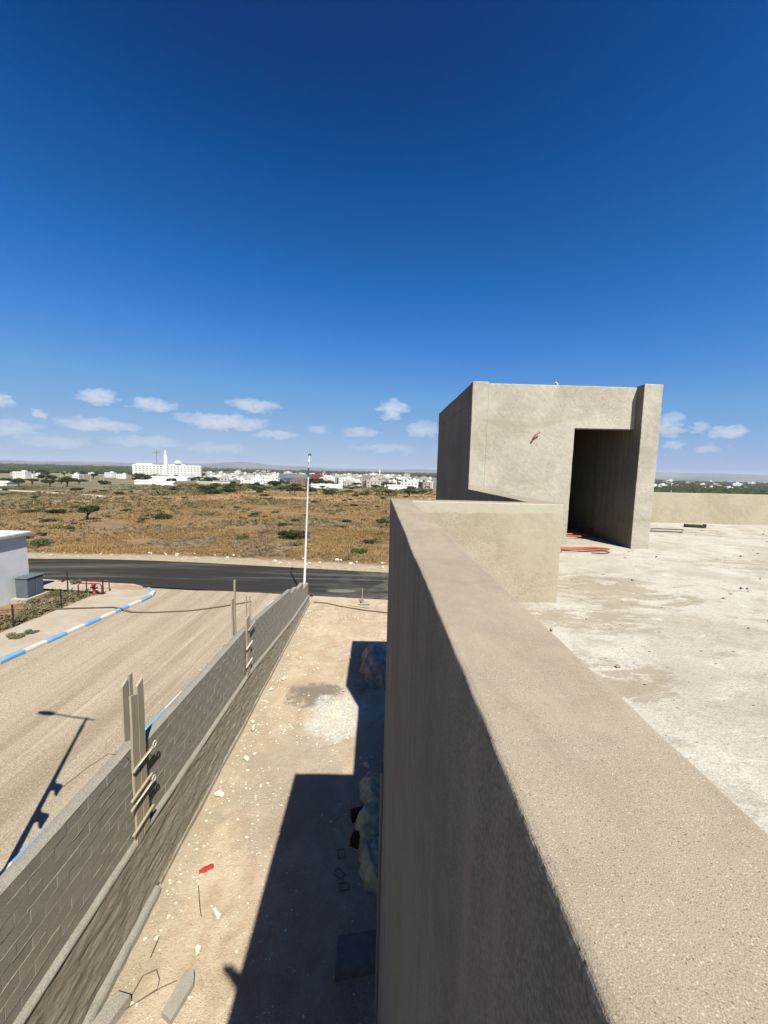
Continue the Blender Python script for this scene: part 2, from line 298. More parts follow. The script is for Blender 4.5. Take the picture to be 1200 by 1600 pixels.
simple('cable_black', (.035, .03, .028), .6, .2, 10); simple('hose_brown', (.20, .155, .10), .8, .2, 6); simple('conduit_red', (.68, .13, .07), .5, .15, 6); simple('rag_red', (.72, .035, .05), .9, .2, 20, .5)
simple('stone_pale', (.95, .86, .68), .95, .2, 9, .6); simple('pebble', (.92, .82, .62), .95, .2, 3); simple('tarp_blue', (.46, .42, .33), .55, .35, 5, .3); simple('sack_green', (.80, .72, .42), .8, .3, 6, .5)
simple('hollow_brick', (.12, .035, .02), .9, .3, 10, .4); simple('slab_blue', (.32, .28, .24), .8, .15, 8, .3); simple('crane_steel', (.35, .33, .30), .6, .1, .1); simple('pole_concrete', (.62, .57, .48), .9, .1, .4)
simple('skin_tone', (.42, .26, .18), .55, .06, 30); simple('shirt_blue', (.10, .14, .22), .9, .15, 12, .3); simple('trouser_dark', (.05, .05, .06), .9, .15, 12, .3); simple('hair_dark', (.02, .016, .013), .7, .2, 40); simple('phone_black', (.02, .02, .022), .25, .05, 10)

b = NB('old_plank', .9); g = b.noise(1.0, 6, .65, b.map((60, 60, 1.2))); v = b.noise(3, 4)
c = b.cmix(b.ramp(g, .3, .7), (.46, .38, .265), (.70, .60, .43)); c = b.cmix(b.ramp(v, .45, .7, 0, .6), c, (.56, .51, .42))
MT['old_plank'] = b.done(c, b.bump(g, .4, .006))

# ------------------------------------------------------------------ mesh helpers
def link(name, me, mat=None, parent=None, smooth=False):
    o = bpy.data.objects.new(name, me); C.objects.link(o)
    for m in (mat if isinstance(mat, (list, tuple)) else [mat]):
        if m is not None: me.materials.append(MT[m])
    if smooth: me.shade_smooth()
    if parent is not None:
        o.parent = parent; o.matrix_parent_inverse = (Matrix.Translation(parent.location) @ parent.rotation_euler.to_matrix().to_4x4()).inverted()
    return o
class MB:
    def __init__(s): s.v = []; s.f = []; s.mi = []
    def add(s, vs, fs, mi=0):
        o = len(s.v); s.v += [tuple(v) for v in vs]; s.f += [tuple(i+o for i in f) for f in fs]; s.mi += [mi]*len(fs); return s
    def box(s, lo, hi, mi=0, cham=0.0, rz=0.0, tilt=None):
        (x0, y0, z0), (x1, y1, z1) = lo, hi; c = Vector(((x0+x1)/2, (y0+y1)/2, (z0+z1)/2))
        if cham:
            bm = bmesh.new(); bmesh.ops.create_cube(bm, size=1)
            for v in bm.verts: v.co = Vector((v.co.x*(x1-x0), v.co.y*(y1-y0), v.co.z*(z1-z0)))
            bmesh.ops.bevel(bm, geom=bm.edges[:], offset=cham, segments=1, affect='EDGES')
            bm.verts.index_update(); vs = [v.co.copy() for v in bm.verts]; fs = [tuple(v.index for v in f.verts) for f in bm.faces]; bm.free()
        else:
            hx, hy, hz = (x1-x0)/2, (y1-y0)/2, (z1-z0)/2
            vs = [Vector((a*hx, b_*hy, d*hz)) for a in (-1, 1) for b_ in (-1, 1) for d in (-1, 1)]
            fs = [(0, 1, 3, 2), (4, 6, 7, 5), (0, 4, 5, 1), (2, 3, 7, 6), (0, 2, 6, 4), (1, 5, 7, 3)]
        M = Matrix.Rotation(rz, 4, 'Z')
        if tilt: M = M @ Matrix.Rotation(tilt[0], 4, 'X') @ Matrix.Rotation(tilt[1], 4, 'Y')
        return s.add([c + M @ v for v in vs], fs, mi)
    def tube(s, pts, r, n=8, mi=0, cap=True):
        pts = [Vector(p) for p in pts]; rs = r if isinstance(r, (list, tuple)) else [r]*len(pts); vs = []; fs = []
        prev = None
        for i, p in enumerate(pts):
            t = (pts[min(i+1, len(pts)-1)] - pts[max(i-1, 0)]).normalized()
            a = prev if prev is not None else (Vector((0, 0, 1)) if abs(t.z) < .9 else Vector((1, 0, 0)))
            u = (a - t*a.dot(t)).normalized(); w_ = t.cross(u); prev = u
            for k in range(n):
                q = 2*math.pi*k/n; vs.append(p + rs[i]*(math.cos(q)*u + math.sin(q)*w_))
        for i in range(len(pts)-1):
            for k in range(n): a = i*n+k; b_ = i*n+(k+1) % n; fs.append((a, b_, b_+n, a+n))
        if cap: fs.append(tuple(range(n))[::-1]); fs.append(tuple(range((len(pts)-1)*n, len(pts)*n)))
        return s.add(vs, fs, mi)
    def lathe(s, prof, c=(0, 0, 0), n=16, mi=0):
        vs = []; fs = []
        for r, z in prof:
            for k in range(n): q = 2*math.pi*k/n; vs.append((c[0]+r*math.cos(q), c[1]+r*math.sin(q), c[2]+z))
        for i in range(len(prof)-1):
            for k in range(n): a = i*n+k; b_ = i*n+(k+1) % n; fs.append((a, b_, b_+n, a+n))
        fs.append(tuple(range(n))[::-1]); fs.append(tuple(range((len(prof)-1)*n, len(prof)*n)))
        return s.add(vs, fs, mi)
    def mesh(s, name):
        me = bpy.data.meshes.new(name); me.from_pydata(s.v, [], s.f); me.polygons.foreach_set('material_index', s.mi); me.update(); return me
    def build(s, name, mat, parent=None, smooth=False): return link(name, s.mesh(name), mat, parent, smooth)
def tag(o, label=None, cat=None, group=None, kind=None):
    if label: o['label'] = label
    if cat: o['category'] = cat
    if group: o['group'] = group
    if kind: o['kind'] = kind
    return o
def thing(name, label, cat, loc=(0, 0, 0), rz=0.0, group=None):
    o = bpy.data.objects.new(name, None); C.objects.link(o); o.location = loc; o.rotation_euler = (0, 0, rz); o.empty_display_size = .2
    return tag(o, label, cat, group)
def local(o, parent):                              # mesh modelled in its thing's own space
    o.parent = parent; o.matrix_parent_inverse = Matrix(); return o
def copy_tree(src, loc, rz=0.0, sc=1.0, label=None, group=None):
    c = src.copy(); C.objects.link(c); c.location = loc; c.rotation_euler = (0, 0, rz); c.scale = sc if isinstance(sc, tuple) else (sc,)*3
    if label: c['label'] = label
    if group: c['group'] = group
    for ch in src.children:
        k = ch.copy(); C.objects.link(k); k.parent = c
        for g_ in ch.children:
            q = g_.copy(); C.objects.link(q); q.parent = k
    return c
def fbm(x, y, z, s): return mnoise.noise((x*s, y*s, z*s))
def axis_cuts(a, b_, r, step):
    n = max(1, int(round((b_-a-2*r)/step))); inner = [a+r+(b_-a-2*r)*i/n for i in range(n+1)]
    return [a, a+.35*r] + inner + [b_-.35*r, b_]
def gridbox(name, lo, hi, mats, r=.012, step=.15, amp=.004, parent=None, stepy=None, top=0, lean=None, door=None):
    # a rendered wall: fine grid, softened arrises, hand-made unevenness; mats = (top, -x, +x, y faces) material slots
    cs = [axis_cuts(lo[i], hi[i], r, (stepy if (i == 1 and stepy) else step)) for i in range(3)]
    if door: cs[0] = sorted(set(cs[0]+[door[0]])); cs[2] = sorted(set(cs[2]+[door[1]]))
    m = MB(); idx = {}
    def vid(p):
        k = (round(p[0], 5), round(p[1], 5), round(p[2], 5))
        if k not in idx:
            q = Vector(p); inn = Vector([min(max(p[i], lo[i]+r), hi[i]-r) for i in range(3)]); dlt = q-inn
            if dlt.length > 1e-9: q = inn + dlt.normalized()*min(r, max(abs(dlt.x), abs(dlt.y), abs(dlt.z)))
            e = Vector((fbm(*p, .9)+.5*fbm(*p, 4), fbm(p[1]+31, p[2], p[0], .9)+.5*fbm(p[1]+9, p[2], p[0], 4), fbm(p[2]+71, p[0], p[1], .9)+.5*fbm(p[2]+51, p[0], p[1], 4)))
            e += .35*Vector((fbm(*p, 17), fbm(p[1], p[2]+5, p[0], 17), fbm(p[2], p[0]+8, p[1], 17)))
            q = q + e*amp
            if lean: q.x += lean*(hi[2]-p[2])
            idx[k] = len(m.v); m.v.append(tuple(q))
        return idx[k]
    for ax in range(3):
        u, v = [(1, 2), (2, 0), (0, 1)][ax]
        for side in (0, 1):
            mi = (0 if ax == 2 and side == 1 else 3 if ax in (1, 2) else 1 if side == 0 else 2)
            for i in range(len(cs[u])-1):
                for j in range(len(cs[v])-1):
                    if door:                       # leave the doorway open (from door[0] to the right end, up to door[1])
                        q = [0, 0, 0]; q[ax] = (lo, hi)[side][ax]; q[u] = (cs[u][i]+cs[u][i+1])/2; q[v] = (cs[v][j]+cs[v][j+1])/2
                        if q[0] > door[0] and q[2] < door[1]: continue
                    f = []
                    for (a, b_) in ((i, j), (i+1, j), (i+1, j+1), (i, j+1)):
                        p = [0, 0, 0]; p[ax] = (lo, hi)[side][ax]; p[u] = cs[u][a]; p[v] = cs[v][b_]; f.append(vid(p))
                    if side == 0: f.reverse()
                    m.f.append(tuple(f)); m.mi.append(mi)
    if door:
        for j in range(len(cs[1])-1):
            for k in range(len(cs[2])-1):
                if cs[2][k+1] <= door[1]+1e-6: m.f.append(tuple(vid((door[0], cs[1][a], cs[2][b_])) for a, b_ in ((j, k), (j+1, k), (j+1, k+1), (j, k+1)))); m.mi.append(2)
            for k in range(len(cs[0])-1):
                if cs[0][k] >= door[0]-1e-6: m.f.append(tuple(vid((cs[0][b_], cs[1][a], door[1])) for a, b_ in ((j, k), (j, k+1), (j+1, k+1), (j+1, k)))[::-1]); m.mi.append(3)
    o = m.build(name, mats, parent); o.data.shade_smooth() if False else None
    return o
def sheet(name, fn, nu, nv, mat, parent=None, kind='structure'):   # fn(u,v)->point, u,v in 0..1
    vs = [fn(i/nu, j/nv) for j in range(nv+1) for i in range(nu+1)]
    fs = [(j*(nu+1)+i, j*(nu+1)+i+1, (j+1)*(nu+1)+i+1, (j+1)*(nu+1)+i) for j in range(nv) for i in range(nu)]
    me = bpy.data.meshes.new(name); me.from_pydata(vs, [], fs); me.update(); o = link(name, me, mat, parent, True)
    if kind: o['kind'] = kind
    return o
def tri_mesh(name, tris, mat, parent=None, kind=None):             # tris: (n,3,3) array
    n = len(tris); me = bpy.data.meshes.new(name); me.vertices.add(n*3); me.loops.add(n*3); me.polygons.add(n)
    me.vertices.foreach_set('co', np.asarray(tris, dtype=np.float32).ravel()); me.loops.foreach_set('vertex_index', np.arange(n*3, dtype=np.int32))
    me.polygons.foreach_set('loop_start', np.arange(0, n*3, 3, dtype=np.int32)); me.update(calc_edges=True); me.validate()
    o = link(name, me, mat, parent)
    if kind: o['kind'] = kind
    return o

# ------------------------------------------------------------------ the lie of the land
TD = np.array([0, 30, 36, 60, 100, 160, 230, 320, 500, 800, 1200, 2000, 4000, 8000, 20000.])
TZ = np.array([0, -.15, -.25, -1.1, -2.6, -4.4, -6.1, -8.6, -12.6, -18.6, -23.6, -29.6, -37.6, -51, -90])
def G(x, y):
    d = math.hypot(x, y); a = -0.012*min(max(y-8, 0), 17)
    if d <= 36: return a
    b_ = float(np.interp(d, TD, TZ)); k = min(1, (d-36)/12); return a*(1-k)+b_*k
def Gt(x, y):
    d = math.hypot(x, y); k = min(1, max(0, (d-45)/20)); amp = min(1.2, max(0, (d-50)*.004))
    return G(x, y) - .08*(1-k) + amp*.7*mnoise.noise((x*.02, y*.02, 3.3))
rings = [0.01] + [4*i for i in range(1, 8)] + [30+2*i for i in range(16)]
while rings[-1] < 20000: rings.append(rings[-1]*1.055)
NA = 300; vs = []; fs = []
for r_ in rings:
    for k in range(NA):
        a = 2*math.pi*k/NA; x, y = r_*math.sin(a), r_*math.cos(a); vs.append((x, y, Gt(x, y)))
for i in range(len(rings)-1):
    for k in range(NA): a = i*NA+k; b_ = i*NA+(k+1) % NA; fs.append((a, a+NA, b_+NA, b_))
me = bpy.data.meshes.new('ground'); me.from_pydata(vs, [], fs); me.update(); tag(link('ground', me, 'plain_soil', None, True), kind='structure')

def ridge(azd):
    tab = [(-180, .35), (-60, .15), (-44, .07), (-38, .10), (-30, .12), (-24, .30), (-19, .66), (-15, .36), (-10, .14), (-5, .08), (0, .10), (6, .22), (20, .40), (34, .52), (41, .54), (47, .46), (60, .4), (100, .5), (180, .35)]
    return float(np.interp(azd, [t[0] for t in tab], [t[1] for t in tab]))
vs = []; fs = []; NH = 720; prof = [(8500, -.05), (9500, .35), (10800, .75), (12000, 1.0), (13500, .7), (16000, .1)]
for (r_, k) in prof:
    for i in range(NH):
        azd = -180+360*i/NH; a = R(azd); x, y = r_*math.sin(a), r_*math.cos(a)
        hgt = CZ + 12000*math.tan(R(ridge(azd)+.05*mnoise.noise((math.sin(a)*14, math.cos(a)*14, 2))+.025*mnoise.noise((math.sin(a)*50, math.cos(a)*50, 5))))
        z = -60 + (hgt+60)*k*(1+.12*mnoise.noise((x*.0012, y*.0012, k*3))*(1 if k < 1 else 0)); vs.append((x, y, z))
for j in range(len(prof)-1):
    for i in range(NH): a = j*NH+i; b_ = j*NH+(i+1) % NH; fs.append((a, a+NH, b_+NH, b_))
me = bpy.data.meshes.new('hills'); me.from_pydata(vs, [], fs); me.update(); tag(link('hills', me, 'hill_rock', None, True), kind='structure')

# ------------------------------------------------------------------ road, street, yard, pavements
def near_y(x): return 25.1-.104*x
def far_y(x): return 31.95-.13*x
def xl(y): return -15.75+.134*(y-15.6)
def xr(y): return -7.26+.05*(y-8.4)
sheet('road', lambda u, v: ((x := -140+210*u), (y := near_y(x)+(far_y(x)-near_y(x))*v), G(x, y)+.03+.03*math.sin(math.pi*v)), 160, 10, 'fresh_asphalt')
sheet('verge', lambda u, v: ((x := -110+130*u), (y := far_y(x)-.15+3.6*v), G(x, y)+(-.02 if v == 0 else (.10*math.sin(math.pi*min(1, v*1.1))+.10*mnoise.noise((x*1.3, y*1.3, 0))+.07*mnoise.noise((x*4, y*4, 0)))*math.sin(math.pi*v)**.5 - (.12 if v > .99 else 0))), 700, 14, 'plain_soil')
sheet('street', lambda u, v: ((xl(-20+46.2*v)-.3+(xr(-20+46.2*v)-xl(-20+46.2*v)+.6)*u), -20+46.2*v, G(0, -20+46.2*v)+.012+.015*mnoise.noise((u*7, v*6, 0))), 40, 120, 'gravel_street')
sheet('yard', lambda u, v: ((x := -4.45+18.5*u), (y := -9+(near_y(x)-.45+9)*v), G(x, y)+.006+(.03*mnoise.noise((x*.9, y*.9, 0))+.012*mnoise.noise((x*4, y*4, 1)))), 150, 260, 'yard_dirt')
sheet('yard_edge', lambda u, v: ((x := -4.2+18*u), (y := near_y(x)-.48+.5*v), G(x, y)+.05+.012*mnoise.noise((x*3, y*3, 0))-(.05 if v in (0, 1) else 0)), 120, 4, 'pavement_concrete')
outer = [(xl(y), y) for y in np.linspace(-20, 24.3, 46)]
cx, cy, rr = xl(24.3)-1.9, 24.45, 1.9
outer += [(cx+rr*math.cos(a), cy+rr*1.0*math.sin(a)) for a in np.linspace(.12, 1.45, 8)]
outer += [(x, near_y(x)-.10) for x in np.linspace(cx-.5, -44, 26)]
def inner_pt(p, i):
    x, y = p
    if i < 46: return (-18.35 + .03*(y-19) if y > 0 else -18.9, min(y, 24.9))
    if i < 54: return (-17.6-.12*(i-46), 24.9+.03*(i-46))
    return (x-1.2, y-1.55)
inner = [inner_pt(p, i) for i, p in enumerate(outer)]
def pav_strip(name, po, pi, h, mat='pavement_concrete'):
    m = MB(); n = len(po); K = 4
    for i in range(n):
        for k in range(K+1):
            t = k/K; x = po[i][0]*(1-t)+pi[i][0]*t; y = po[i][1]*(1-t)+pi[i][1]*t; m.v.append((x, y, G(x, y)+h+.012*mnoise.noise((x, y, 0))))
    for i in range(n-1):
        for k in range(K): a = i*(K+1)+k; m.f.append((a, a+K+1, a+K+2, a+1)); m.mi.append(0)
    return tag(m.build(name, mat, None, True), kind='structure')
pav_strip('pavement', outer, inner, .13)
ro = [(xr(y), y) for y in np.linspace(-20, 24.9, 46)]; ri = [(-4.5, y) for y in np.linspace(-20, 24.9, 46)]
pav_strip('pavement', ri, ro, .13)
b = NB('plot_soil', .98); n_ = b.noise(1.2, 6, .65); n5 = b.noise(8, 5)
MT['plot_soil'] = b.done(b.cmix(b.ramp(n5, .45, .7, 0, .6), b.cmix(b.ramp(n_, .35, .65), (.36, .205, .105), (.46, .30, .17)), (.24, .16, .09)), b.bump(n5, .8, .05))
sheet('plot_ground', lambda u, v: ((x := -42+24.2*u), (y := -10+35.0*v), G(x, y)+.03+.03*mnoise.noise((x, y, 0))), 50, 70, 'plot_soil')

def kerb_run(poly, side, name, length=1.0, painted=True, ymin=-99):
    # lay one-metre kerbstones along a polyline
    P = [Vector((p[0], p[1], 0)) for p in poly]; cum = [0]
    for i in range(1, len(P)): cum.append(cum[-1]+(P[i]-P[i-1]).length)
    def at(s):
        for i in range(1, len(P)):
            if s <= cum[i]: t = (s-cum[i-1])/(cum[i]-cum[i-1]); return P[i-1].lerp(P[i], t)
        return P[-1]
    bed = MB(); n = int(cum[-1]/length)
    for i in range(len(P)-1):
        a, b_ = P[i], P[i+1]; za, zb = G(a.x, a.y), G(b_.x, b_.y); nn = Vector((-(b_-a).y, (b_-a).x, 0)).normalized()*.06
        bed.add([(a+nn).to_tuple()[:2]+(za-.15,), (b_+nn).to_tuple()[:2]+(zb-.15,), (b_-nn).to_tuple()[:2]+(zb-.15,), (a-nn).to_tuple()[:2]+(za-.15,), (a+nn).to_tuple()[:2]+(za+.10,), (b_+nn).to_tuple()[:2]+(zb+.10,), (b_-nn).to_tuple()[:2]+(zb+.10,), (a-nn).to_tuple()[:2]+(za+.10,)], [(0, 1, 5, 4), (2, 3, 7, 6), (4, 5, 6, 7)])
    kb = tag(bed.build(name, 'cement_mortar'), kind='structure')
    base = []
    for mat in ('kerb_blue', 'kerb_white', 'pavement_concrete'):
        m = MB(); prof = [(-.13, -.12), (.13, -.12), (.13, .175), (-.07, .19), (-.11, .165), (-.13, .11)]
        hl = length/2-.008; k = len(prof)
        m.add([(x, -hl, z) for x, z in prof]+[(x, hl, z) for x, z in prof], [(i, i+k, (i+1) % k+k, (i+1) % k) for i in range(k)]+[tuple(range(k)), tuple(range(k, 2*k))[::-1]])
        me = m.mesh('kerbstone'); me.materials.append(MT[mat]); base.append(me)
    for i in range(n):
        a, b_ = at(i*length), at((i+1)*length); c_ = (a+b_)/2
        if c_.y < ymin: continue
        d_ = b_-a; rz = math.atan2(d_.y, d_.x)-math.pi/2
        if side < 0: rz += math.pi
        o = bpy.data.objects.new('kerbstone', base[2 if not painted else i % 2]); C.objects.link(o)
        o.location = (c_.x, c_.y, G(c_.x, c_.y)+random.uniform(-.008, .008)); o.rotation_euler = (0, 0, rz+random.uniform(-.008, .008)); o.scale = (1, d_.length/length, 1); o.parent = kb
    return kb
kerb_run(outer[:54], -1, 'kerb', 1.0, True, 6)
kerb_run(outer[53:], -1, 'kerb', 1.0, False)
kerb_run(ro, 1, 'kerb', 1.05, True, 4)

# ------------------------------------------------------------------ the house under the camera
house = thing('concrete_house', 'unfinished bare-rendered house with flat roof, parapets and rooftop stair hut', 'house', (5, 3, 0))
PT = 8.08
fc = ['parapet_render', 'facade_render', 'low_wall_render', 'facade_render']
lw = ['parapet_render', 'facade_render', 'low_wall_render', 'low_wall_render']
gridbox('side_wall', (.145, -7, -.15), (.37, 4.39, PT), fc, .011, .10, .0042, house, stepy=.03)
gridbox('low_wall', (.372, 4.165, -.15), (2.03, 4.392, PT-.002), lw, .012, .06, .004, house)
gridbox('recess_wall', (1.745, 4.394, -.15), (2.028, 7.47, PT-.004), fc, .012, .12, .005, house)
def roofz(y): return 6.97+.01*(y-4.2)
roof = MB()
def rf(lo, hi, nx, ny):
    o = len(roof.v)
    for j in range(ny+1):
        for i in range(nx+1):
            x = lo[0]+(hi[0]-lo[0])*i/nx; y = lo[1]+(hi[1]-lo[1])*j/ny
            roof.v.append((x, y, roofz(y)+.012*fbm(x, y, 0, 1.1)+.008*fbm(x, y, 4, 4.5)))
    for j in range(ny):
        for i in range(nx): a = o+j*(nx+1)+i; roof.f.append((a, a+1, a+nx+2, a+nx+1)); roof.mi.append(0)
rf((.36, -7), (14.02, 4.2), 180, 150); rf((2.0, 4.2), (14.02, 11.5), 180, 110)
roof.build('roof_floor', 'roof_screed', house, True)
MB().box((.38, -6.9, 6.55), (13.9, 4.15, 6.85)).box((2.05, 4.15, 6.55), (13.9, 11.3, 6.85)).build('roof_slab', 'cement_mortar', house)
gridbox('far_parapet', (5.28, 11.3, -.15), (14.0, 11.52, 7.945), lw, .012, .10, .006, house)
gridbox('far_parapet', (14.003, -7, -.15), (14.22, 11.52, 7.95), lw, .012, .25, .006, house)
gridbox('rear_wall', (.145, -7.225, -.15), (14.22, -7.003, 8.0), lw, .012, .25, .006, house)
# thin render strip down the outer corner
gridbox('corner_strip', (.112, 4.20, -.1), (.1435, 4.385, 4.85), ['facade_render']*4, .006, .08, .003, house)
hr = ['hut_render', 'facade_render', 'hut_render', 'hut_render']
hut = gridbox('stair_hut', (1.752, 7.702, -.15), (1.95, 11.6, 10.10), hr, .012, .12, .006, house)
tag(hut, 'windowless rendered stair hut with a doorless opening')
gridbox('front_wall', (2.055, 7.5, 6.9), (4.93, 7.70, 10.085), hr, .012, .06, .007, hut, door=(3.753, 9.297))
gridbox('corner_pilaster', (1.748, 7.474, -.15), (2.053, 7.70, 10.11), hr, .014, .06, .006, hut)
gridbox('door_pillar', (4.905, 7.3, 6.9), (5.26, 11.6, 10.11), ['hut_render', 'facade_render', 'hut_render', 'hut_render'], .014, .08, .006, hut, lean=.006)
gridbox('back_wall', (1.952, 11.4, 6.9), (4.903, 11.6, 10.09), hr, .012, .2, .006, hut)
MB().box((1.9, 7.65, 9.82), (4.95, 11.45, 10.0)).build('hut_roof', 'cement_mortar', hut)
# raised render band along the hut's shaded side
gridbox('band', (1.742, 7.72, 9.72), (1.7515, 11.55, 10.08), ['facade_render']*4, .003, .1, .002, hut)

# ------------------------------------------------------------------ boundary wall of cement blocks
WX = -4.30
def ledge(y): return float(np.interp(y, [0, 7, 12.5, 19.5, 24.1], [1.57, 1.56, 1.40, .62, .34]))
def yardz(y): return G(-4.2, y)
wall = thing('block_wall', 'long grey cement block wall on a rough plastered base beside the yard', 'wall', (WX, 12, 0))
Y0, Y1, CH, BL = -4.0, 24.05, .198, .41
bl = MB().box((-.1, -BL/2+.0015, -CH/2+.003), (.1, BL/2-.0015, CH/2-.003), cham=.004)
bme = []
for vtx in range(4):
    m = MB(); m.v = [(x+random.uniform(-.003, .003), y+random.uniform(-.001, .001), z+random.uniform(-.002, .002)) for x, y, z in bl.v]; m.f = bl.f; m.mi = bl.mi
    q = m.mesh('block'); q.materials.append(MT['cement_block']); bme.append(q)
def ncourse(y):
    n = 9 if y < 6.7 else 8
    if y > 19.2: n = 7
    if y > 20.6: n = 6
    if y > 22.4: n = 4
    return n
cells = []
for k in range(9):
    y = Y0 - (BL/2 if k % 2 else 0)
    while y < Y1:
        if k < ncourse(y+BL/2): cells.append((y+BL/2, k))
        y += BL
cells.sort(key=lambda c_: abs(c_[0]-3.8) if c_[0] >= 3.6 else 99)
rest = MB()
for i, (y, k) in enumerate(cells):
    sl = (ledge(y+.2)-ledge(y-.2))/.4; z = ledge(y)+(k+.5)*CH+.012; dx = random.uniform(-.003, .003)
    y = min(y, Y1-BL/2+.05)
    if i < 300 and y > 3.4:
        o = bpy.data.objects.new('block', random.choice(bme)); C.objects.link(o); o.location = (WX-.1+dx, y, z); o.rotation_euler = (math.atan(sl), 0, random.uniform(-.008, .008))
        o.parent = wall; o.matrix_parent_inverse = Matrix.Translation(wall.location).inverted()
    else:
        rest.box((WX-.2+dx, y-BL/2+.002, z-CH/2+.003), (WX+dx, y+BL/2-.002, z+CH/2-.003), tilt=(math.atan(sl), 0))
tag(rest.build('block_courses', 'cement_block', wall), kind='stuff')
# mortar body behind the block faces, its joints struck back a little
m = MB(); ys = list(np.arange(Y0, Y1, .12))+[Y1]
def zt(y): return ledge(y)+ncourse(y)*CH
for side_x in (WX-.012, WX-.188):
    pass
for i in range(len(ys)-1):
    a, b_ = ys[i], ys[i+1]-1e-4; xa, xb = WX-.189, WX-.0045
    ta, tb = ledge(a)+ncourse((a+b_)/2)*CH+.002, ledge(b_)+ncourse((a+b_)/2)*CH+.002
    m.add([(xa, a, 0), (xb, a, 0), (xb, b_, 0), (xa, b_, 0), (xa, a, ta), (xb, a, ta), (xb, b_, tb), (xa, b_, tb)], [(4, 5, 6, 7), (0, 1, 5, 4), (1, 2, 6, 5), (2, 3, 7, 6), (3, 0, 4, 7)])
m.build('mortar', 'cement_mortar', wall)
# smears of mortar squeezed from the bed joints
m = MB()
for k in range(1, 9):
    for j in range(26):
        y = random.uniform(3.6, 19); 
        if k >= ncourse(y): continue
        ln = random.uniform(.06, .38); z = ledge(y)+k*CH+.012; t_ = random.uniform(.003, .008); hh = random.uniform(.003, .008)
        m.box((WX-.01, y-ln/2, z-hh), (WX+t_, y+ln/2, z+hh*.4), cham=.002, tilt=(math.atan((ledge(y+.2)-ledge(y-.2))/.4), 0))
tag(m.build('mortar_smear', 'cement_mortar', wall), kind='stuff')
# bedding mortar spread over the top course
m = MB(); ys2 = np.arange(Y0, 19.2, .08)
for i, y in enumerate(ys2):
    for j in range(5):
        x = WX-.205+.21*j/4; z = zt(min(y, 19.1))+.012+ (.022 + .018*fbm(x*3, y, 0, 2.2) + .008*fbm(x, y, 3, 12) if 0 < j < 4 else .0)
        m.v.append((x, y, z))
for i in range(len(ys2)-1):
    if ncourse(ys2[i]) != ncourse(ys2[i+1]): continue
    for j in range(4): a = i*5+j; m.f.append((a, a+1, a+6, a+5)); m.mi.append(0)
m.build('top_mortar', 'cement_mortar', wall, True)
# rough plastered base, standing proud and giving a ledge
def base_x(y, z, top):
    return WX+.075+.022*fbm(z*2, y*.7, 1, 2.2)+.016*fbm(z*5, y*1.2, 4, 3.1)+.008*fbm(z*12, y*3, 7, 3)+.05*(top-z)/1.5*.5
m = MB(); yb = np.arange(Y0, Y1+.04, .07); NZ = 24
for y in yb:
    top = ledge(y)-.004+.012*fbm(y, 0, 0, 2); bot = yardz(y)-.15
    m.v.append((WX-.24, y, bot)); m.v.append((WX-.24, y, top)); m.v.append((WX+.02, y, top+.004))
    for k in range(NZ+1): z = top-.012+(bot-top)*k/NZ; m.v.append((base_x(y, z, top), y, z))
W_ = NZ+4
for i in range(len(yb)-1):
    for k in range(W_-1): a = i*W_+k; m.f.append((a, a+W_, a+W_+1, a+1)); m.mi.append(0)
m.f.append(tuple(range((len(yb)-1)*W_, len(yb)*W_))[::-1]); m.mi.append(0)
m.build('base', 'rubble_plaster', wall)
# smooth cement fillet along the ledge and the foot
m = MB()
for i, y in enumerate(yb):
    top = ledge(y)-.004+.012*fbm(y, 0, 0, 2); wv = .010*fbm(y, 1, 5, 1.3)
    m.v += [(WX-.005, y, top+.022), (WX+.045+wv, y, top+.020), (WX+.094+wv, y, top-.004+wv), (WX+.096+wv, y, top-.040+wv*2)]
for i in range(len(yb)-1):
    for k in range(3): a = i*4+k; m.f.append((a, a+4, a+5, a+1)); m.mi.append(0)
m.build('ledge_fillet', 'cement_mortar', wall, True)
m = MB(); yf = np.arange(Y0, 6.9, .07)
for y in yf:
    z0 = yardz(y); wv = .02*fbm(y, 3, 1, 1.1)+.01*fbm(y, 3, 1, 5)
    m.v += [(WX+.05, y, z0+.17), (WX+.17+wv, y, z0+.14), (WX+.20+wv, y, z0+.10), (WX+.22+wv*2, y, z0-.1)]
for i in range(len(yf)-1):
    for k in range(3): a = i*4+k; m.f.append((a, a+4, a+5, a+1)); m.mi.append(0)
n0_ = (len(yf)-1)*4; m.f.append((n0_, n0_+1, n0_+2, n0_+3)); m.mi.append(0)
m.build('footing', 'cement_mortar', wall)
m = MB(); yf = np.arange(6.95, 24, .1)
for y in yf:
    z0 = yardz(y); wv = .02*fbm(y, 8, 1, .8)
    m.v += [(WX+.08, y, z0+.12), (WX+.13+wv, y, z0+.10), (WX+.15+wv, y, z0-.1)]
for i in range(len(yf)-1):
    for k in range(2): a = i*3+k; m.f.append((a, a+3, a+4, a+1)); m.mi.append(0)
m.build('footing', 'rubble_plaster', wall)

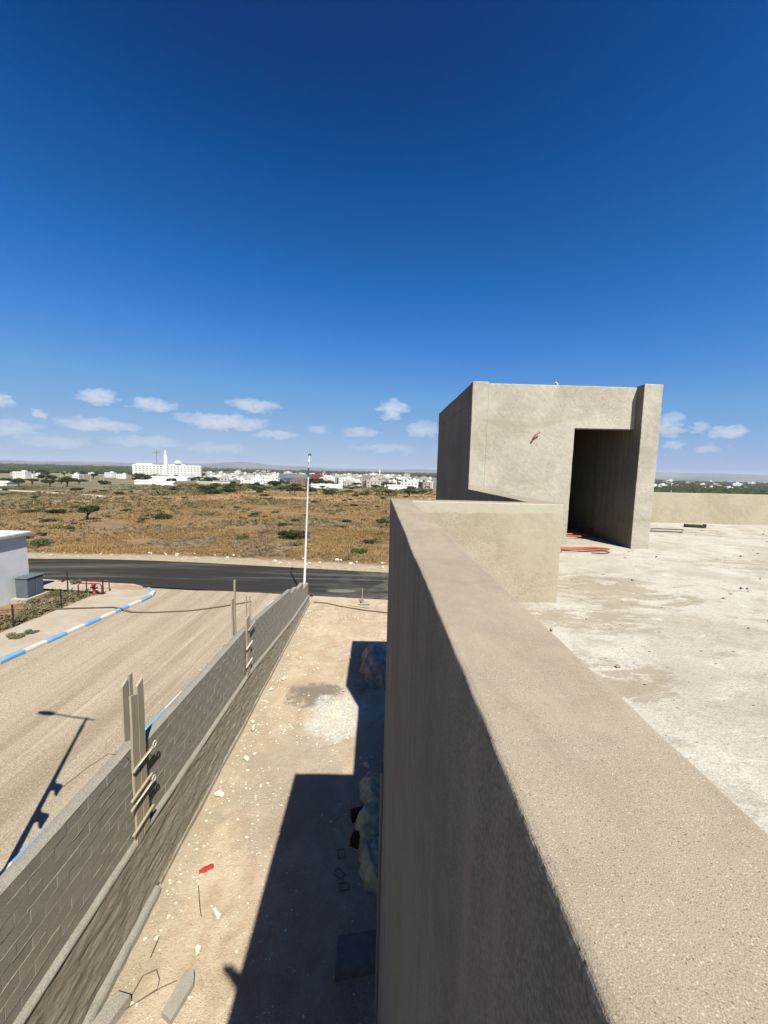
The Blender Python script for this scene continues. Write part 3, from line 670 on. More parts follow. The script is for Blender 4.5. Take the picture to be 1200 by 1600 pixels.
# ------------------------------------------------------------------ formwork planks and mason's clamps on the wall
def plank(x, y, z0, z1, wy, th, tiltx=0.0, label='', group=None, cut=.03, rz=0.0):
    m = MB(); h = z1-z0; n = 10; w2 = wy/2
    for i in range(n+1):
        z = h*i/n; bow = .006*math.sin(3*z+y)
        for (sx_, sy_) in ((-.5, -1), (.5, -1), (.5, 1), (-.5, 1)):
            zz = z + (cut*sy_ if i == n else 0)
            m.v.append((sx_*th+bow, sy_*w2+.003*fbm(z, sy_, y, 5), zz))
    for i in range(n):
        for k in range(4): a = i*4+k; b_ = i*4+(k+1) % 4; m.f.append((a, b_, b_+4, a+4)); m.mi.append(0)
    m.f += [(3, 2, 1, 0), (n*4, n*4+1, n*4+2, n*4+3)]; m.mi += [0, 0]
    o = m.build('formwork_plank', 'old_plank'); o.location = (x, y, z0); o.rotation_euler = (tiltx, 0, rz)
    return tag(o, label, 'plank', group)
plank(-4.235+.01, 6.47, 1.50, 4.36, .17, .04, 0, 'weathered upright plank against the wall face, left board of the front pair', None, -.03)
plank(-4.232+.01, 6.67, 1.55, 4.50, .17, .04, .006, 'taller weathered plank against the wall face, right board of the front pair', None, .035)
plank(-4.56, 6.76, .12, 4.42, .15, .035, 0, 'grey plank standing behind the block wall, left of the nearer form', None, .04)
plank(-4.56, 6.93, .12, 4.50, .09, .035, 0, 'narrow plank standing behind the block wall beside a wider grey board', None, .0)
plank(-4.225, 12.45, 1.40, 3.45, .30, .04, 0, 'weathered plank clamped to the wall face at the farther form', None, .02)
plank(-4.56, 12.05, 0, 4.20, .17, .04, 0, 'tall plank standing behind the wall at the farther form', None, .0)
plank(-4.56, 12.24, 0, 4.75, .08, .04, 0, 'tallest thin batten standing behind the wall at the farther form', None, .0)
plank(-4.45, 13.0, 2.4, 4.00, .07, .03, 0, 'short batten sticking up behind the clamp, left of two', None, .0)
plank(-4.45, 13.35, 2.4, 3.85, .06, .03, 0, 'shortest batten sticking up behind the clamp, right of two', None, .0)
def clamp(y, z, ln, loop, label, bar='old_plank', dz=.0):
    t = thing('mason_clamp', label, 'clamp', (WX+.115, y, z))
    m = MB(); m.box((-.022, -ln/2, -.022), (.022, ln/2, .022), cham=.006, tilt=(.05, 0)); local(m.build('bar', bar), t)
    m = MB(); pts = [(-.30, -ln/2+.04, .0), (-.02, -ln/2+.04, .0)]; m.tube([(-.32, ln/2-.06, .01), (.01, ln/2-.06, .01)], .009, 6); local(m.build('tie_rod', 'rebar'), t)
    if loop:
        m = MB(); cx_, cy_ = .0, ln/2+.0; pts = [(cx_+.028, -ln/2+.10, .03), (cx_+.028, cy_-.05, .035)]
        pts += [(cx_+.028+.0*math.sin(a), cy_+.02+.055*math.sin(a), .075-.055*math.cos(a)+.0) for a in np.linspace(-.4, 5.2, 14)]
        m.tube(pts, .010, 6); local(m.build('bent_rod', 'stone_pale', None, True), t)
    return t
clamp(6.62, 3.02, .60, True, 'topmost mason clamp with a looped rod across the nearer form planks')
clamp(6.56, 2.52, .62, False, 'wooden clamp bar across the nearer form planks, just above a looped one')
clamp(6.54, 2.36, .62, True, 'middle mason clamp with a looped rod across the nearer form planks')
clamp(6.56, 1.86, .62, False, 'lowest clamp bar across the nearer form planks, just above the ledge')
clamp(12.75, 3.02, .7, False, 'topmost clamp bar at the farther form, on the wall top')
clamp(12.5, 2.45, .6, False, 'middle clamp bar across the farther form plank', 'stone_pale')
clamp(12.45, 1.85, .6, False, 'lowest clamp bar across the farther form plank', 'stone_pale')
tag(MB().tube([(-4.22, 6.32, 3.27), (-4.34, 6.35, 3.32), (-4.55, 6.25, 3.42), (-4.75, 6.0, 3.34), (-4.95, 5.75, 3.22)], .006, 5).build('tie_wire', 'rebar', None, True), 'bent tie wire crossing the wall top at the nearer form', 'wire')
for (x, y, z, a, lb) in ((-4.5, 10.0, 2.87, .5, 'small wood offcut jutting from the wall top, nearer of two'), (-4.5, 10.5, 2.85, .8, 'small wood offcut jutting from the wall top, farther of two'), (-4.72, 11.8, 2.75, 1.35, 'pale short board lying across behind the wall top')):
    m = MB().box((-.22, -.05, -.015), (.22, .05, .015), cham=.004, tilt=(.1, .12)); o = m.build('wood_offcut', 'old_plank'); o.location = (x, y, z+.06); o.rotation_euler = (0, 0, a); tag(o, lb, 'offcut')

# ------------------------------------------------------------------ street lamps
def lamp(loc, rz, hgt, label, lean=0.0, shadow_flaps=False, arm=1.55):
    t = thing('street_lamp', label, 'street lamp', loc, rz, 'street lamps')
    t.rotation_euler = (0, lean, rz)
    local(MB().lathe([(.17, 0), (.17, .03), (.11, .05), (.105, .6), (.075, .64), (.062, hgt*.5), (.042, hgt-.3), (.042, hgt)], n=14).build('pole', 'lamp_white', None, True), t)
    local(MB().lathe([(.056, hgt-1.1), (.06, hgt-1.08), (.06, hgt-.55), (.056, hgt-.53)], n=12).build('collar', 'lamp_grey'), t)
    pts = [(-.30, 0, hgt-.16)] + [(-.30+(.30+arm*.72)*k/8, 0, hgt-.16+.42*(k/8)**1.0) for k in range(1, 9)]
    local(MB().tube(pts, [.03]*len(pts), 8).build('arm', 'lamp_white', None, True), t)
    e = Vector(pts[-1]); hd = MB()
    prof = [(0, .05), (.12, .10), (.32, .12), (.55, .09), (.62, .03)]
    for (l_, w_) in prof:
        for k in range(10): q = 2*math.pi*k/10; hd.v.append((e.x+l_*.97, w_*math.cos(q), e.z+l_*.22+.045*math.sin(q)))
    for i in range(len(prof)-1):
        for k in range(10): a = i*10+k; b_ = i*10+(k+1) % 10; hd.f.append((a, b_, b_+10, a+10)); hd.mi.append(0)
    hd.f += [tuple(range(10))[::-1], tuple(range(40, 50))]; hd.mi += [0, 0]
    local(hd.build('lamp_head', 'lamp_grey', None, True), t)
    if shadow_flaps:  # guessed flaps, out of view, added to put lumps in the pole's shadow
        for zc, wd, hh in ((4.9, .24, .55), (3.6, .26, .60)):
            m = MB(); nn = 8
            for i in range(nn+1):
                for j in range(5):
                    u = i/nn; x = -.06-wd*u; z = zc+hh*(.5-j/4)*(1-.35*u)-.25*u*u; m.v.append((x, .05*math.sin(5*u+j), z))
            for i in range(nn):
                for j in range(4): a = i*5+j; m.f.append((a, a+1, a+6, a+5)); m.mi.append(0)
            f_ = local(m.build('shadow_flap', 'rag_red', None, True), t); sd = f_.modifiers.new('thick', 'SOLIDIFY'); sd.thickness = .01
    return t
lamp((-4.72, 24.85, G(-4.72, 24.85)+.12), R(82), 9.05, 'white street lamp on a tall slim pole beyond the end of the block wall', .0)
bpy.context.view_layer.update()
for o_ in [o for o in C.objects if o.name == 'street_lamp']: o_.rotation_euler = (R(0.2), R(1.6), R(0)); 
tl = [o for o in C.objects if o.name == 'street_lamp'][0]; tl.rotation_euler = (Matrix.Rotation(R(1.9), 3, 'Y') @ Matrix.Rotation(R(98), 3, 'Z')).to_euler()
lamp((-6.95, 5.95, G(-6.95, 5.95)+.12), R(180), 9.0, 'white street lamp with two added shadow flaps on the pavement between kerb and block wall', 0, True)
lamp((46, 60, Gt(46, 60)), R(185), 9.2, 'white street lamp with a bent arm showing above the far roof parapet', 0, arm=2.3)

# ------------------------------------------------------------------ white service building, utility box, fence, hydrant frame
wb = thing('service_building', 'low white building with a flat overhanging roof at the road corner', 'building', (-25.5, 19.4, 0))
MB().box((-29, 13.4, -.3), (-22.05, 24.35, 3.78)).build('wall', 'wet_white', wb)
rf_ = MB().box((-29.2, 13.2, 3.79), (-21.83, 24.58, 3.99), cham=.02).build('roof', 'roof_edge_grey', wb)
MB().box((-29.15, 13.25, 3.992), (-21.88, 24.53, 4.03)).build('roof_skin', 'wet_white', rf_)
MB().tube([(-21.6, 24.6, 3.9), (-21.3, 24.7, 3.86)], .05, 8).box((-21.34, 24.55, 3.7), (-21.16, 24.85, 3.9), cham=.02).build('floodlight', 'dark_metal', wb)
MB().box((-22.048, 18.5, .0), (-22.0, 19.5, 2.1), cham=.01).build('door', 'box_grey', wb)
ub = thing('utility_box', 'grey metal utility cabinet on a concrete plinth beside the white building', 'cabinet', (-21.45, 23.6, G(-21, 23.6)))
MB().box((-22.0, 22.9, -.2), (-20.95, 24.5, .14), cham=.02).build('plinth', 'pavement_concrete', ub)
MB().box((-21.8, 23.1, .141), (-21.1, 24.25, 1.32), cham=.015).build('cabinet_body', 'box_grey', ub)
MB().box((-21.86, 23.04, 1.322), (-21.04, 24.31, 1.38), cham=.02).build('lid', 'box_grey', ub)
for y in (23.38, 23.97): MB().box((-21.098, y-.25, .22), (-21.082, y+.25, 1.26), cham=.004).build('door', 'box_grey', ub)
fp = [(-18.45, 19.3, 1.25), (-18.2, 22.0, 1.25), (-20.2, 25.0, 1.5), (-17.7, 24.7, 1.1), (-18.6, 16.6, 1.2)]
lbs = ['dark fence post beside the pavement, next to the sprawling weed', 'dark fence post standing at the bend of the weedy plot', 'thin dark fence post nearest the grey cabinet', 'dark fence post right of the red pipe frame', 'dark fence post nearest the left edge of the street']
for (x, y, h), lb in zip(fp, lbs):
    p = thing('fence_post', lb, 'post', (x, y, G(x, y)), 0, 'fence posts of the weedy plot'); local(MB().box((-.03, -.03, -.2), (.03, .03, h), cham=.006).build('post', 'dark_metal'), p); local(MB().box((-.04, -.04, h), (.04, .04, h+.03), cham=.005).build('cap', 'dark_metal'), p)
m = MB()
for zz in (.35, .75, 1.05):
    for (a, b_) in ((4, 0), (0, 1), (1, 3)):
        A, B_ = fp[a], fp[b_]; m.tube([(A[0], A[1], G(A[0], A[1])+zz), ((A[0]+B_[0])/2, (A[1]+B_[1])/2, G(A[0], A[1])+zz-.05), (B_[0], B_[1], G(B_[0], B_[1])+zz)], .004, 4)
tag(m.build('fence_wire', 'dark_metal'), 'thin fence wires strung between the dark posts of the plot', 'wire')
hy = thing('hydrant_frame', 'red pipe guard frame around a hydrant on the corner pavement', 'hydrant', (-18.5, 25.0, G(-18.5, 25)+.1))
for dy in (-.35, .35): local(MB().tube([(-.75, dy, -.1), (-.75, dy, .62), (-.62, dy, .75), (.62, dy, .75), (.75, dy, .62), (.75, dy, -.1)], .035, 8).build('guard_bar', 'red_metal', None, True), hy)
local(MB().lathe([(.13, -.1), (.13, .03), (.09, .05), (.09, .5), (.14, .52), (.14, .58), (.07, .66), (.0, .68)], n=12).tube([(-.22, 0, .38), (.22, 0, .38)], .055, 8).build('hydrant', 'red_metal', None, True), hy)

# ------------------------------------------------------------------ hoses and cables
def drape(pts, h, r, name, mat, label, cat, n=6):
    out = []
    for i in range(len(pts)-1):
        for k in range(6):
            t = k/6; x = pts[i][0]*(1-t)+pts[i+1][0]*t; y = pts[i][1]*(1-t)+pts[i+1][1]*t; out.append((x+.04*fbm(x, y, 0, .8), y+.05*fbm(x, y, 3, .8), G(x, y)+r+(h(x, y) if callable(h) else h)))
    x, y = pts[-1]; out.append((x, y, G(x, y)+r+(h(x, y) if callable(h) else h)))
    return tag(MB().tube(out, r, n).build(name, mat, None, True), label, cat)
def hh(x, y): return .16 if x < xl(y)+.1 or x > xr(y)-.1 else .16-.13*min(1, (x-xl(y))/1.0) if x-xl(y) < 1 else .16-.13*min(1, max(0, (xr(y)-x))/1.0) if xr(y)-x < 1 else .03
drape([(-21.1, 21.4), (-19.3, 21.6), (-17.4, 21.9), (-15.4, 22.2), (-14.2, 21.8), (-12.9, 21.8), (-10.8, 22.2), (-9.3, 23.1), (-7.9, 24.0)], hh, .035, 'garden_hose', 'hose_brown', 'long brown hose lying across the gravel street and kerb', 'hose')
drape([(-4.0, 24.15), (-3.1, 24.0), (-2.4, 23.6), (-1.8, 23.3), (-.6, 22.9), (.6, 22.5), (1.9, 22.3)], .02, .03, 'garden_hose', 'hose_brown', 'brown hose lying on the yard dirt near the asphalt road', 'hose')

# ------------------------------------------------------------------ rooftop odds and ends
def coil(name, c, r1, r2, turns, th, mat, label, cat, flat=1.0, ph=0):
    pts = []
    for k in range(int(turns*20)):
        a = 2*math.pi*k/20+ph; q = 1+.12*math.sin(2.3*a)+.07*math.sin(5.1*a+1); x = c[0]+r1*q*math.cos(a); y = c[1]+r2*q*math.sin(a); pts.append((x, y, roofz(y)+th+.018+.012*(k/20)+.01*math.sin(3*a)))
    return tag(MB().tube(pts, th, 7).build(name, mat, None, True), label, cat)
coil('conduit_coil', (3.62, 7.02, 0), .60, .085, 1.6, .017, 'conduit_red', 'loose red corrugated conduit loop on the roof in front of the doorway', 'conduit', ph=.6)
coil('cable_loop', (3.75, 6.78, 0), .42, .09, .8, .008, 'cable_black', 'thin dark cable loop on the roof below the red conduit', 'cable', ph=-1.4)
coil('conduit_coil', (4.1, 8.45, 0), .55, .16, 1.5, .02, 'conduit_red', 'red conduit coil lying just inside the hut doorway', 'conduit')
tag(MB().tube([(6.4, 9.6, roofz(9.6)+.03), (7.2, 9.75, roofz(9.7)+.05), (7.75, 9.55, roofz(9.6)+.06), (7.55, 9.35, roofz(9.4)+.03), (6.6, 9.5, roofz(9.5)+.025), (5.9, 9.7, roofz(9.7)+.025)], .011, 7).build('cable_loop', 'cable_black', None, True), 'bent black cable on the roof right of the hut', 'cable')
o = MB().box((-.22, -.07, 0), (.22, .07, .075), cham=.012).box((.22, -.03, 0), (.29, .03, .10), cham=.008).build('metal_offcut', 'dark_metal'); o.location = (8.75, 10.45, roofz(10.45)+.01); o.rotation_euler = (0, 0, -.25); tag(o, 'dark metal offcut lying on the roof near the far parapet', 'metal scrap')
tag(MB().tube([(2.95, 7.52, 9.06), (2.952, 7.47, 9.05), (2.945, 7.44, 9.08), (2.97, 7.43, 9.13), (3.03, 7.44, 9.17), (3.07, 7.45, 9.185)], .014, 7).build('conduit_stub', 'conduit_red', None, True), 'red conduit stub poking out of the hut front wall', 'conduit')
tag(MB().tube([(3.42, 7.6, 10.05), (3.40, 7.6, 10.14), (3.36, 7.6, 10.16)], .014, 6).build('pipe_stub', 'white_paint'), 'short pale pipe stub on top of the stair hut', 'pipe')
m = MB()
for i in range(150):
    x = random.uniform(.6, 12); y = random.uniform(.6, 10.5)
    if y > 4 and x < 2.2 or (1.9 < x < 5.4 and y > 7): continue
    r_ = random.uniform(.004, .014)
    m.box((x-r_, y-r_*random.uniform(.5, 1.4), roofz(y)-.004), (x+r_, y+r_, roofz(y)+r_*.9+.008), rz=random.uniform(0, 3), tilt=(random.uniform(-.4, .4), random.uniform(-.4, .4)))
tag(m.build('roof_grit', 'cement_mortar'), 'scattered mortar crumbs on the roof screed', 'grit', kind='stuff')

# ------------------------------------------------------------------ stones, rubbish and heaps in the yard
def stone_mesh(seed, sx_=1, sy_=.7, sz_=.5, sub=2):
    bm = bmesh.new(); bmesh.ops.create_icosphere(bm, subdivisions=sub, radius=.5); rs = random.Random(seed)
    cuts = [(Vector((rs.gauss(0, 1), rs.gauss(0, 1), rs.gauss(0, 1))).normalized(), rs.uniform(.26, .44)) for _ in range(9)]
    for v in bm.verts:
        for n_, d_ in cuts:
            e = v.co.dot(n_)-d_
            if e > 0: v.co -= n_*e
        v.co += v.co.normalized()*.03*mnoise.noise(v.co*6+Vector((seed, 0, 0)))
        v.co.x *= sx_; v.co.y *= sy_; v.co.z *= sz_
    me = bpy.data.meshes.new('stone'); bm.to_mesh(me); bm.free(); me.materials.append(MT['stone_pale']); return me
sm = [stone_mesh(i, 1, random.uniform(.55, .85), random.uniform(.4, .6)) for i in range(6)]
stones = [(-3.9, 9.15, .32, 'long pale stone on the yard dirt, largest near the nearer form'), (-3.62, 10.4, .27, 'pale stone lying on the yard dirt halfway along the wall'), (-3.45, 10.6, .16, 'small pale stone beside a larger one halfway along the wall'),
          (-3.85, 11.75, .30, 'pale stone in a pair close to the wall foot, lower one'), (-3.98, 12.1, .22, 'pale stone in a pair close to the wall foot, upper one'), (-3.9, 14.0, .26, 'broken pale stone near the wall foot beyond the dark stain'),
          (-3.6, 14.8, .28, 'flat pale stone in the far half of the yard'), (-3.3, 16.6, .20, 'small pale stone in the far half of the yard, farthest from the camera'), (-2.95, 5.9, .22, 'thin pale stone above the loose cement chunk'),
          (-2.85, 6.45, .30, 'crumbled pale stone below the red rag'), (-1.05, 16.7, .22, 'pale stone at the edge of the tarp heap shadow'), (-1.15, 14.0, .20, 'small stone above the white cement patch'), (-.15, 10.2, .28, 'stone in the house shadow above the green sacks')]
for i, (x, y, s_, lb) in enumerate(stones):
    o = bpy.data.objects.new('stone', sm[i % 6]); C.objects.link(o); o.location = (x, y, G(x, y)+.012+s_*.16); o.scale = (s_,)*3; o.rotation_euler = (0, 0, random.uniform(0, 6)); tag(o, lb, 'stone', 'stones in the yard')
pt = []
for i in range(6500):
    x = random.uniform(-4.0, 1.2); y = random.uniform(4, 24.5)
    if mnoise.noise((x*.8, y*.8, 7)) < random.uniform(-.25, .5): continue
    if x < -3.2 and random.random() < .2: pass
    r_ = random.choice((.010, .014, .014, .02, .02, .03, .042))*random.uniform(.7, 1.2); z = G(x, y)+.006+.03*mnoise.noise((x*.9, y*.9, 0))
    p_ = [Vector((x+r_*math.cos(a+random.uniform(-.4, .4)), y+r_*.8*math.sin(a), z+random.uniform(0, r_*.3))) for a in (0, 1.57, 3.14, 4.71)]; t_ = Vector((x, y, z+r_*.75))
    for k in range(4): pt.append([p_[k], p_[(k+1) % 4], t_])
for i in range(560):                               # crumbs of the spilt cement and of the wall foot
    if i % 3: a, q = random.uniform(0, 6.28), abs(random.gauss(0, .55)); x, y = -1.3+q*math.cos(a)*.9, 12.5+q*math.sin(a)*1.3
    else: x, y = -4.05+abs(random.gauss(0, .28)), random.uniform(4.5, 23)
    r_ = random.uniform(.012, .045); z = G(x, y)+.006+.03*mnoise.noise((x*.9, y*.9, 0))
    p_ = [Vector((x+r_*math.cos(a_+random.uniform(-.5, .5)), y+r_*random.uniform(.5, 1)*math.sin(a_), z)) for a_ in (0, 1.3, 2.5, 3.8, 5.1)]; t_ = Vector((x+random.uniform(-.3, .3)*r_, y, z+r_*random.uniform(.5, .9)))
    for k in range(5): pt.append([p_[k], p_[(k+1) % 5], t_])
tag(tri_mesh('yard_gravel', pt, 'pebble'), 'loose gravel strewn over the yard dirt', 'gravel', kind='stuff')
def chunk(loc, rz, prof, h, name, mat, label, cat, tilt=(0, 0)):
    m = MB(); k = len(prof); m.add([(x, y, 0) for x, y in prof]+[(x*.96, y*.96, h) for x, y in prof], [tuple(range(k))[::-1], tuple(range(k, 2*k))]+[(i, (i+1) % k, (i+1) % k+k, i+k) for i in range(k)])
    o = m.build(name, mat); o.location = loc; o.rotation_euler = (tilt[0], tilt[1], rz); return tag(o, label, cat)
chunk((-2.95, 5.35, G(0, 5)+.01), -.25, [(-.10, -.30), (.10, -.34), (.14, .12), (.04, .26), (-.11, .20)], .10, 'cement_chunk', 'cement_block', 'broken grey cement slab chunk with two holes on the yard dirt', 'rubble', (.05, 0))
chunk((-3.88, 5.05, G(0, 5)+.01), -.35, [(-.14, -.30), (.12, -.30), (.13, .26), (-.12, .22)], .16, 'cement_chunk', 'cement_mortar', 'squarish cement block piece beside the wall foot', 'rubble', (.04, 0))
tag(MB().tube([(-3.75, 5.15, .02), (-3.68, 5.55, .05), (-3.5, 5.62, .06), (-3.38, 5.5, .05), (-3.36, 5.4, .03), (-3.75, 5.14, .025), (-3.3, 5.42, .03), (-3.1, 5.5, .03)], .007, 6).build('bent_wire', 'hose_brown', None, True), 'bent rusty wire bow lying on the yard dirt', 'wire')
tag(MB().tube([(-3.42, 6.95, .03), (-3.2, 6.55, .03), (-3.12, 6.42, .035)], .008, 5).build('twig', 'bark'), 'thin dry twig on the dirt under the red rag', 'twig')
tag(MB().tube([(-3.72, 6.1, .03), (-3.7, 5.8, .03)], .008, 5).build('twig', 'bark'), 'thin dry twig on the dirt close to the wall footing', 'twig')
m = MB(); NR = 14
for i in range(NR+1):
    for j in range(9):
        u, v_ = i/NR*2-1, j/4-1; e_ = 1-.35*abs(u)-.1*math.sin(7*u); m.v.append((u*.14+.02*fbm(u, v_, 1, 3), v_*.07*e_, .03+.035*(1-u*u)*(1-v_*v_)+.03*abs(fbm(u, v_, 0, 4))))
for i in range(NR):
    for j in range(8): a = i*9+j; m.f.append((a, a+9, a+10, a+1)); m.mi.append(0)
o = m.build('rag', 'rag_red', None, True); o.location = (-3.4, 7.28, G(0, 7)+.0); o.rotation_euler = (0, 0, .55); sd = o.modifiers.new('t', 'SOLIDIFY'); sd.thickness = .012; tag(o, 'crumpled bright red rag on the sunny yard dirt', 'rag')
# planks and stakes lying at the far end of the yard
def lie(x, y, ln, wd, rz, label, mat='old_plank', dz=0.0, tilt=(0, 0)):
    m = MB().box((-ln/2, -wd/2, 0), (ln/2, wd/2, .04), cham=.006); o = m.build('loose_board', mat); o.location = (x, y, G(x, y)+.02+dz); o.rotation_euler = (tilt[0], tilt[1], rz); return tag(o, label, 'board')
lie(-3.45, 22.9, .75, .12, .5, 'grey board lying beside the far end of the block wall'); lie(-3.1, 23.45, .55, .10, .25, 'short dark board lying beyond a grey one near the wall end')
lie(-1.0, 23.5, 1.3, .10, -.25, 'longer board on the dirt below the upright stake'); lie(-.7, 23.9, .7, .14, .1, 'pale short board lying at the foot of the stake', 'pole_concrete', .045)
st = thing('stake', 'pale upright stake with dark wrapping at the road edge of the yard', 'stake', (-.85, 24.3, G(-.85, 24.3)))
local(MB().tube([(0, 0, -.1), (0, 0, .95)], .025, 6).build('rod', 'pole_concrete'), st); local(MB().lathe([(.10, 0), (.13, .12), (.09, .28), (.04, .34)], n=9).build('wrapping', 'tarp_blue'), st)
# heaps in the house shade
def heap(name, loc, rx, ry, h, mat, label, cat, seed, fold=.12, rz=0.0, pw=.45):
    m = MB(); n, k = 26, 10
    for j in range(k+1):
        t = j/k
        for i in range(n):
            a = 2*math.pi*i/n; q = 1+.16*mnoise.noise((math.cos(a)*1.5, math.sin(a)*1.5, seed))+fold*.5*math.sin(9*a+seed)*t
            r_ = math.sqrt(max(0, t)); z = h*(1-t**2.4)*(1+.35*mnoise.noise((math.cos(a)*t*2, math.sin(a)*t*2, seed+4)))+fold*.6*mnoise.noise((math.cos(a)*t*5, math.sin(a)*t*5, seed+9))*(1-t)
            m.v.append((rx*r_*q*math.cos(a), ry*r_*q*math.sin(a), max(0, z)))
    for j in range(k):
        for i in range(n): a = j*n+i; b_ = j*n+(i+1) % n; m.f.append((a, a+n, b_+n, b_)); m.mi.append(0)
    o = m.build(name, mat, None, True); o.location = loc; o.rotation_euler = (0, 0, rz); return tag(o, label, cat)
heap('tarp_heap', (.35, 15.75, G(0, 15.7)-.02), .95, 1.45, .85, 'tarp_blue', 'materials heap under a bluish grey tarp in the house shade', 'tarp', 3, .22)
heap('sack', (.12, 9.2, -.02), .40, .62, .42, 'sack_green', 'pale green sack in the house shade, farthest of three', 'sack', 11, .2, .3)
heap('sack', (.08, 8.25, -.02), .42, .60, .50, 'sack_green', 'pale green sack in the house shade, middle of three', 'sack', 17, .25, -.4)
heap('sack', (.14, 7.35, -.02), .36, .55, .44, 'sack_green', 'pale green sack in the house shade, nearest of three', 'sack', 23, .25, .2)
for i, (x, y, z, a, lb) in enumerate(((-.32, 8.5, 0, .3, 'red hollow brick beside the green sacks, farther of two'), (-.30, 7.9, 0, 1.2, 'red hollow brick beside the green sacks, nearer of two'))):
    m = MB()
    for (x0, x1, z0, z1) in ((-.15, .15, 0, .02), (-.15, .15, .09, .11), (-.15, .15, .18, .20), (-.15, -.13, .021, .089), (.13, .15, .021, .089), (-.01, .01, .021, .089), (-.15, -.13, .111, .179), (.13, .15, .111, .179), (-.01, .01, .111, .179)): m.box((x0, -.10, z0), (x1, .10, z1))
    o = m.build('hollow_brick', 'hollow_brick'); o.location = (x, y, z+.02); o.rotation_euler = (0, 0, a); tag(o, lb, 'brick', 'hollow bricks in the house shade')
chunk((-.15, 5.78, .02), .12, [(-.42, -.24), (.40, -.20), (.38, .26), (-.36, .24)], .22, 'insulation_slab', 'slab_blue', 'bluish grey slab lying in the house shade near the wall', 'slab')
for i, (x, y, a, lb) in enumerate(((-.62, 7.62, .2, 'small bent steel stirrup in the shade, farthest of three'), (-.62, 7.2, .9, 'small bent steel stirrup in the shade, middle of three'), (-.5, 6.95, 1.7, 'small bent steel stirrup in the shade, nearest of three'))):
    m = MB().tube([(-.07, -.1, .03), (-.07, .1, .03), (.07, .1, .032), (.07, -.1, .03), (-.05, -.1, .034)], .008, 5); o = m.build('steel_stirrup', 'rebar'); o.location = (x, y, 0); o.rotation_euler = (0, 0, a); tag(o, lb, 'stirrup')
chunk((-.55, 14.2, G(0, 14)+.01), .05, [(-.2, -.09), (.2, -.09), (.2, .09), (-.2, .09)], .12, 'cement_chunk', 'cement_block', 'single grey cement block lying in the shade below the tarp heap', 'rubble')

# ------------------------------------------------------------------ vegetation of the plain
def leaf_cloud(n, lobes, size, seed, flat=.75):
    g_ = np.random.default_rng(seed); out = np.zeros((n*2, 3, 3), np.float32); L_ = np.array(lobes)
    wts = L_[:, 3]**2; pick = g_.choice(len(L_), n, p=wts/wts.sum())
    d = g_.normal(size=(n, 3)); d /= np.linalg.norm(d, axis=1)[:, None]; rad = g_.uniform(.45, 1.06, n)**.55
    c_ = L_[pick, :3] + d*(L_[pick, 3]*rad)[:, None]*np.array([1, 1, flat]); c_[:, 2] = np.abs(c_[:, 2])
    a = g_.normal(size=(n, 3)); a /= np.linalg.norm(a, axis=1)[:, None]; b_ = np.cross(a, d+.6*g_.normal(size=(n, 3))); b_ /= np.linalg.norm(b_, axis=1)[:, None]
    s_ = (size*g_.uniform(.6, 1.5, n))[:, None]
    out[0::2, 0] = c_-a*s_; out[0::2, 1] = c_+b_*s_*.6; out[0::2, 2] = c_+a*s_; out[1::2, 0] = c_-a*s_; out[1::2, 1] = c_+a*s_; out[1::2, 2] = c_-b_*s_*.6
    return out
def lobes(seed, n, rx, rz_, z0, r_):
    g_ = random.Random(seed); return [(g_.uniform(-rx, rx), g_.uniform(-rx, rx), z0+g_.uniform(0, rz_), r_*g_.uniform(.6, 1.15)) for _ in range(n)]
def shrub(seed, mat, tree=False, nl=1500):
    t = thing('tree' if tree else 'shrub', '', 'tree' if tree else 'shrub', (0, 0, -500)); g_ = random.Random(seed)
    if tree:
        lb = lobes(seed, 9, .36, .22, .56, .20); m = MB(); m.tube([(0, 0, -.05), (.03, .01, .18), (-.02, .02, .36), (.02, 0, .58)], [.055, .04, .032, .02], 7)
        for k in range(5): l_ = lb[k]; m.tube([(0, .01, .22+.05*k), (l_[0]*.5, l_[1]*.5, .45), (l_[0], l_[1], l_[2])], [.026, .018, .007], 5)
    else:
        lb = lobes(seed, 8, .34, .22, .10, .24); m = MB()
        for k in range(6): l_ = lb[k]; m.tube([(g_.uniform(-.05, .05), g_.uniform(-.05, .05), -.05), (l_[0]*.6, l_[1]*.6, l_[2]*.5), (l_[0], l_[1], l_[2])], [.022, .014, .005], 5)
    local(m.build('trunk', 'bark'), t); local(tri_mesh('crown', leaf_cloud(nl, lb, .034, seed), mat), t)
    return t
protos = {'d': [shrub(1, 'dark_leaf'), shrub(2, 'dark_leaf')], 'f': [shrub(3, 'fresh_leaf'), shrub(4, 'fresh_leaf')], 't': [shrub(5, 'dark_leaf', True), shrub(6, 'dark_leaf', True)], 'o': [shrub(7, 'weed_leaf')]}
used = set()
def plant(kind, x, y, w_, h_, label, group):
    ps = protos[kind]; p = ps[random.randrange(len(ps))]; sc_ = (w_, w_, max(.3, h_)*1.25 if kind != 't' else h_*1.1)
    o = copy_tree(p, (x, y, Gt(x, y)), random.uniform(0, 6), sc_, label, group); return o
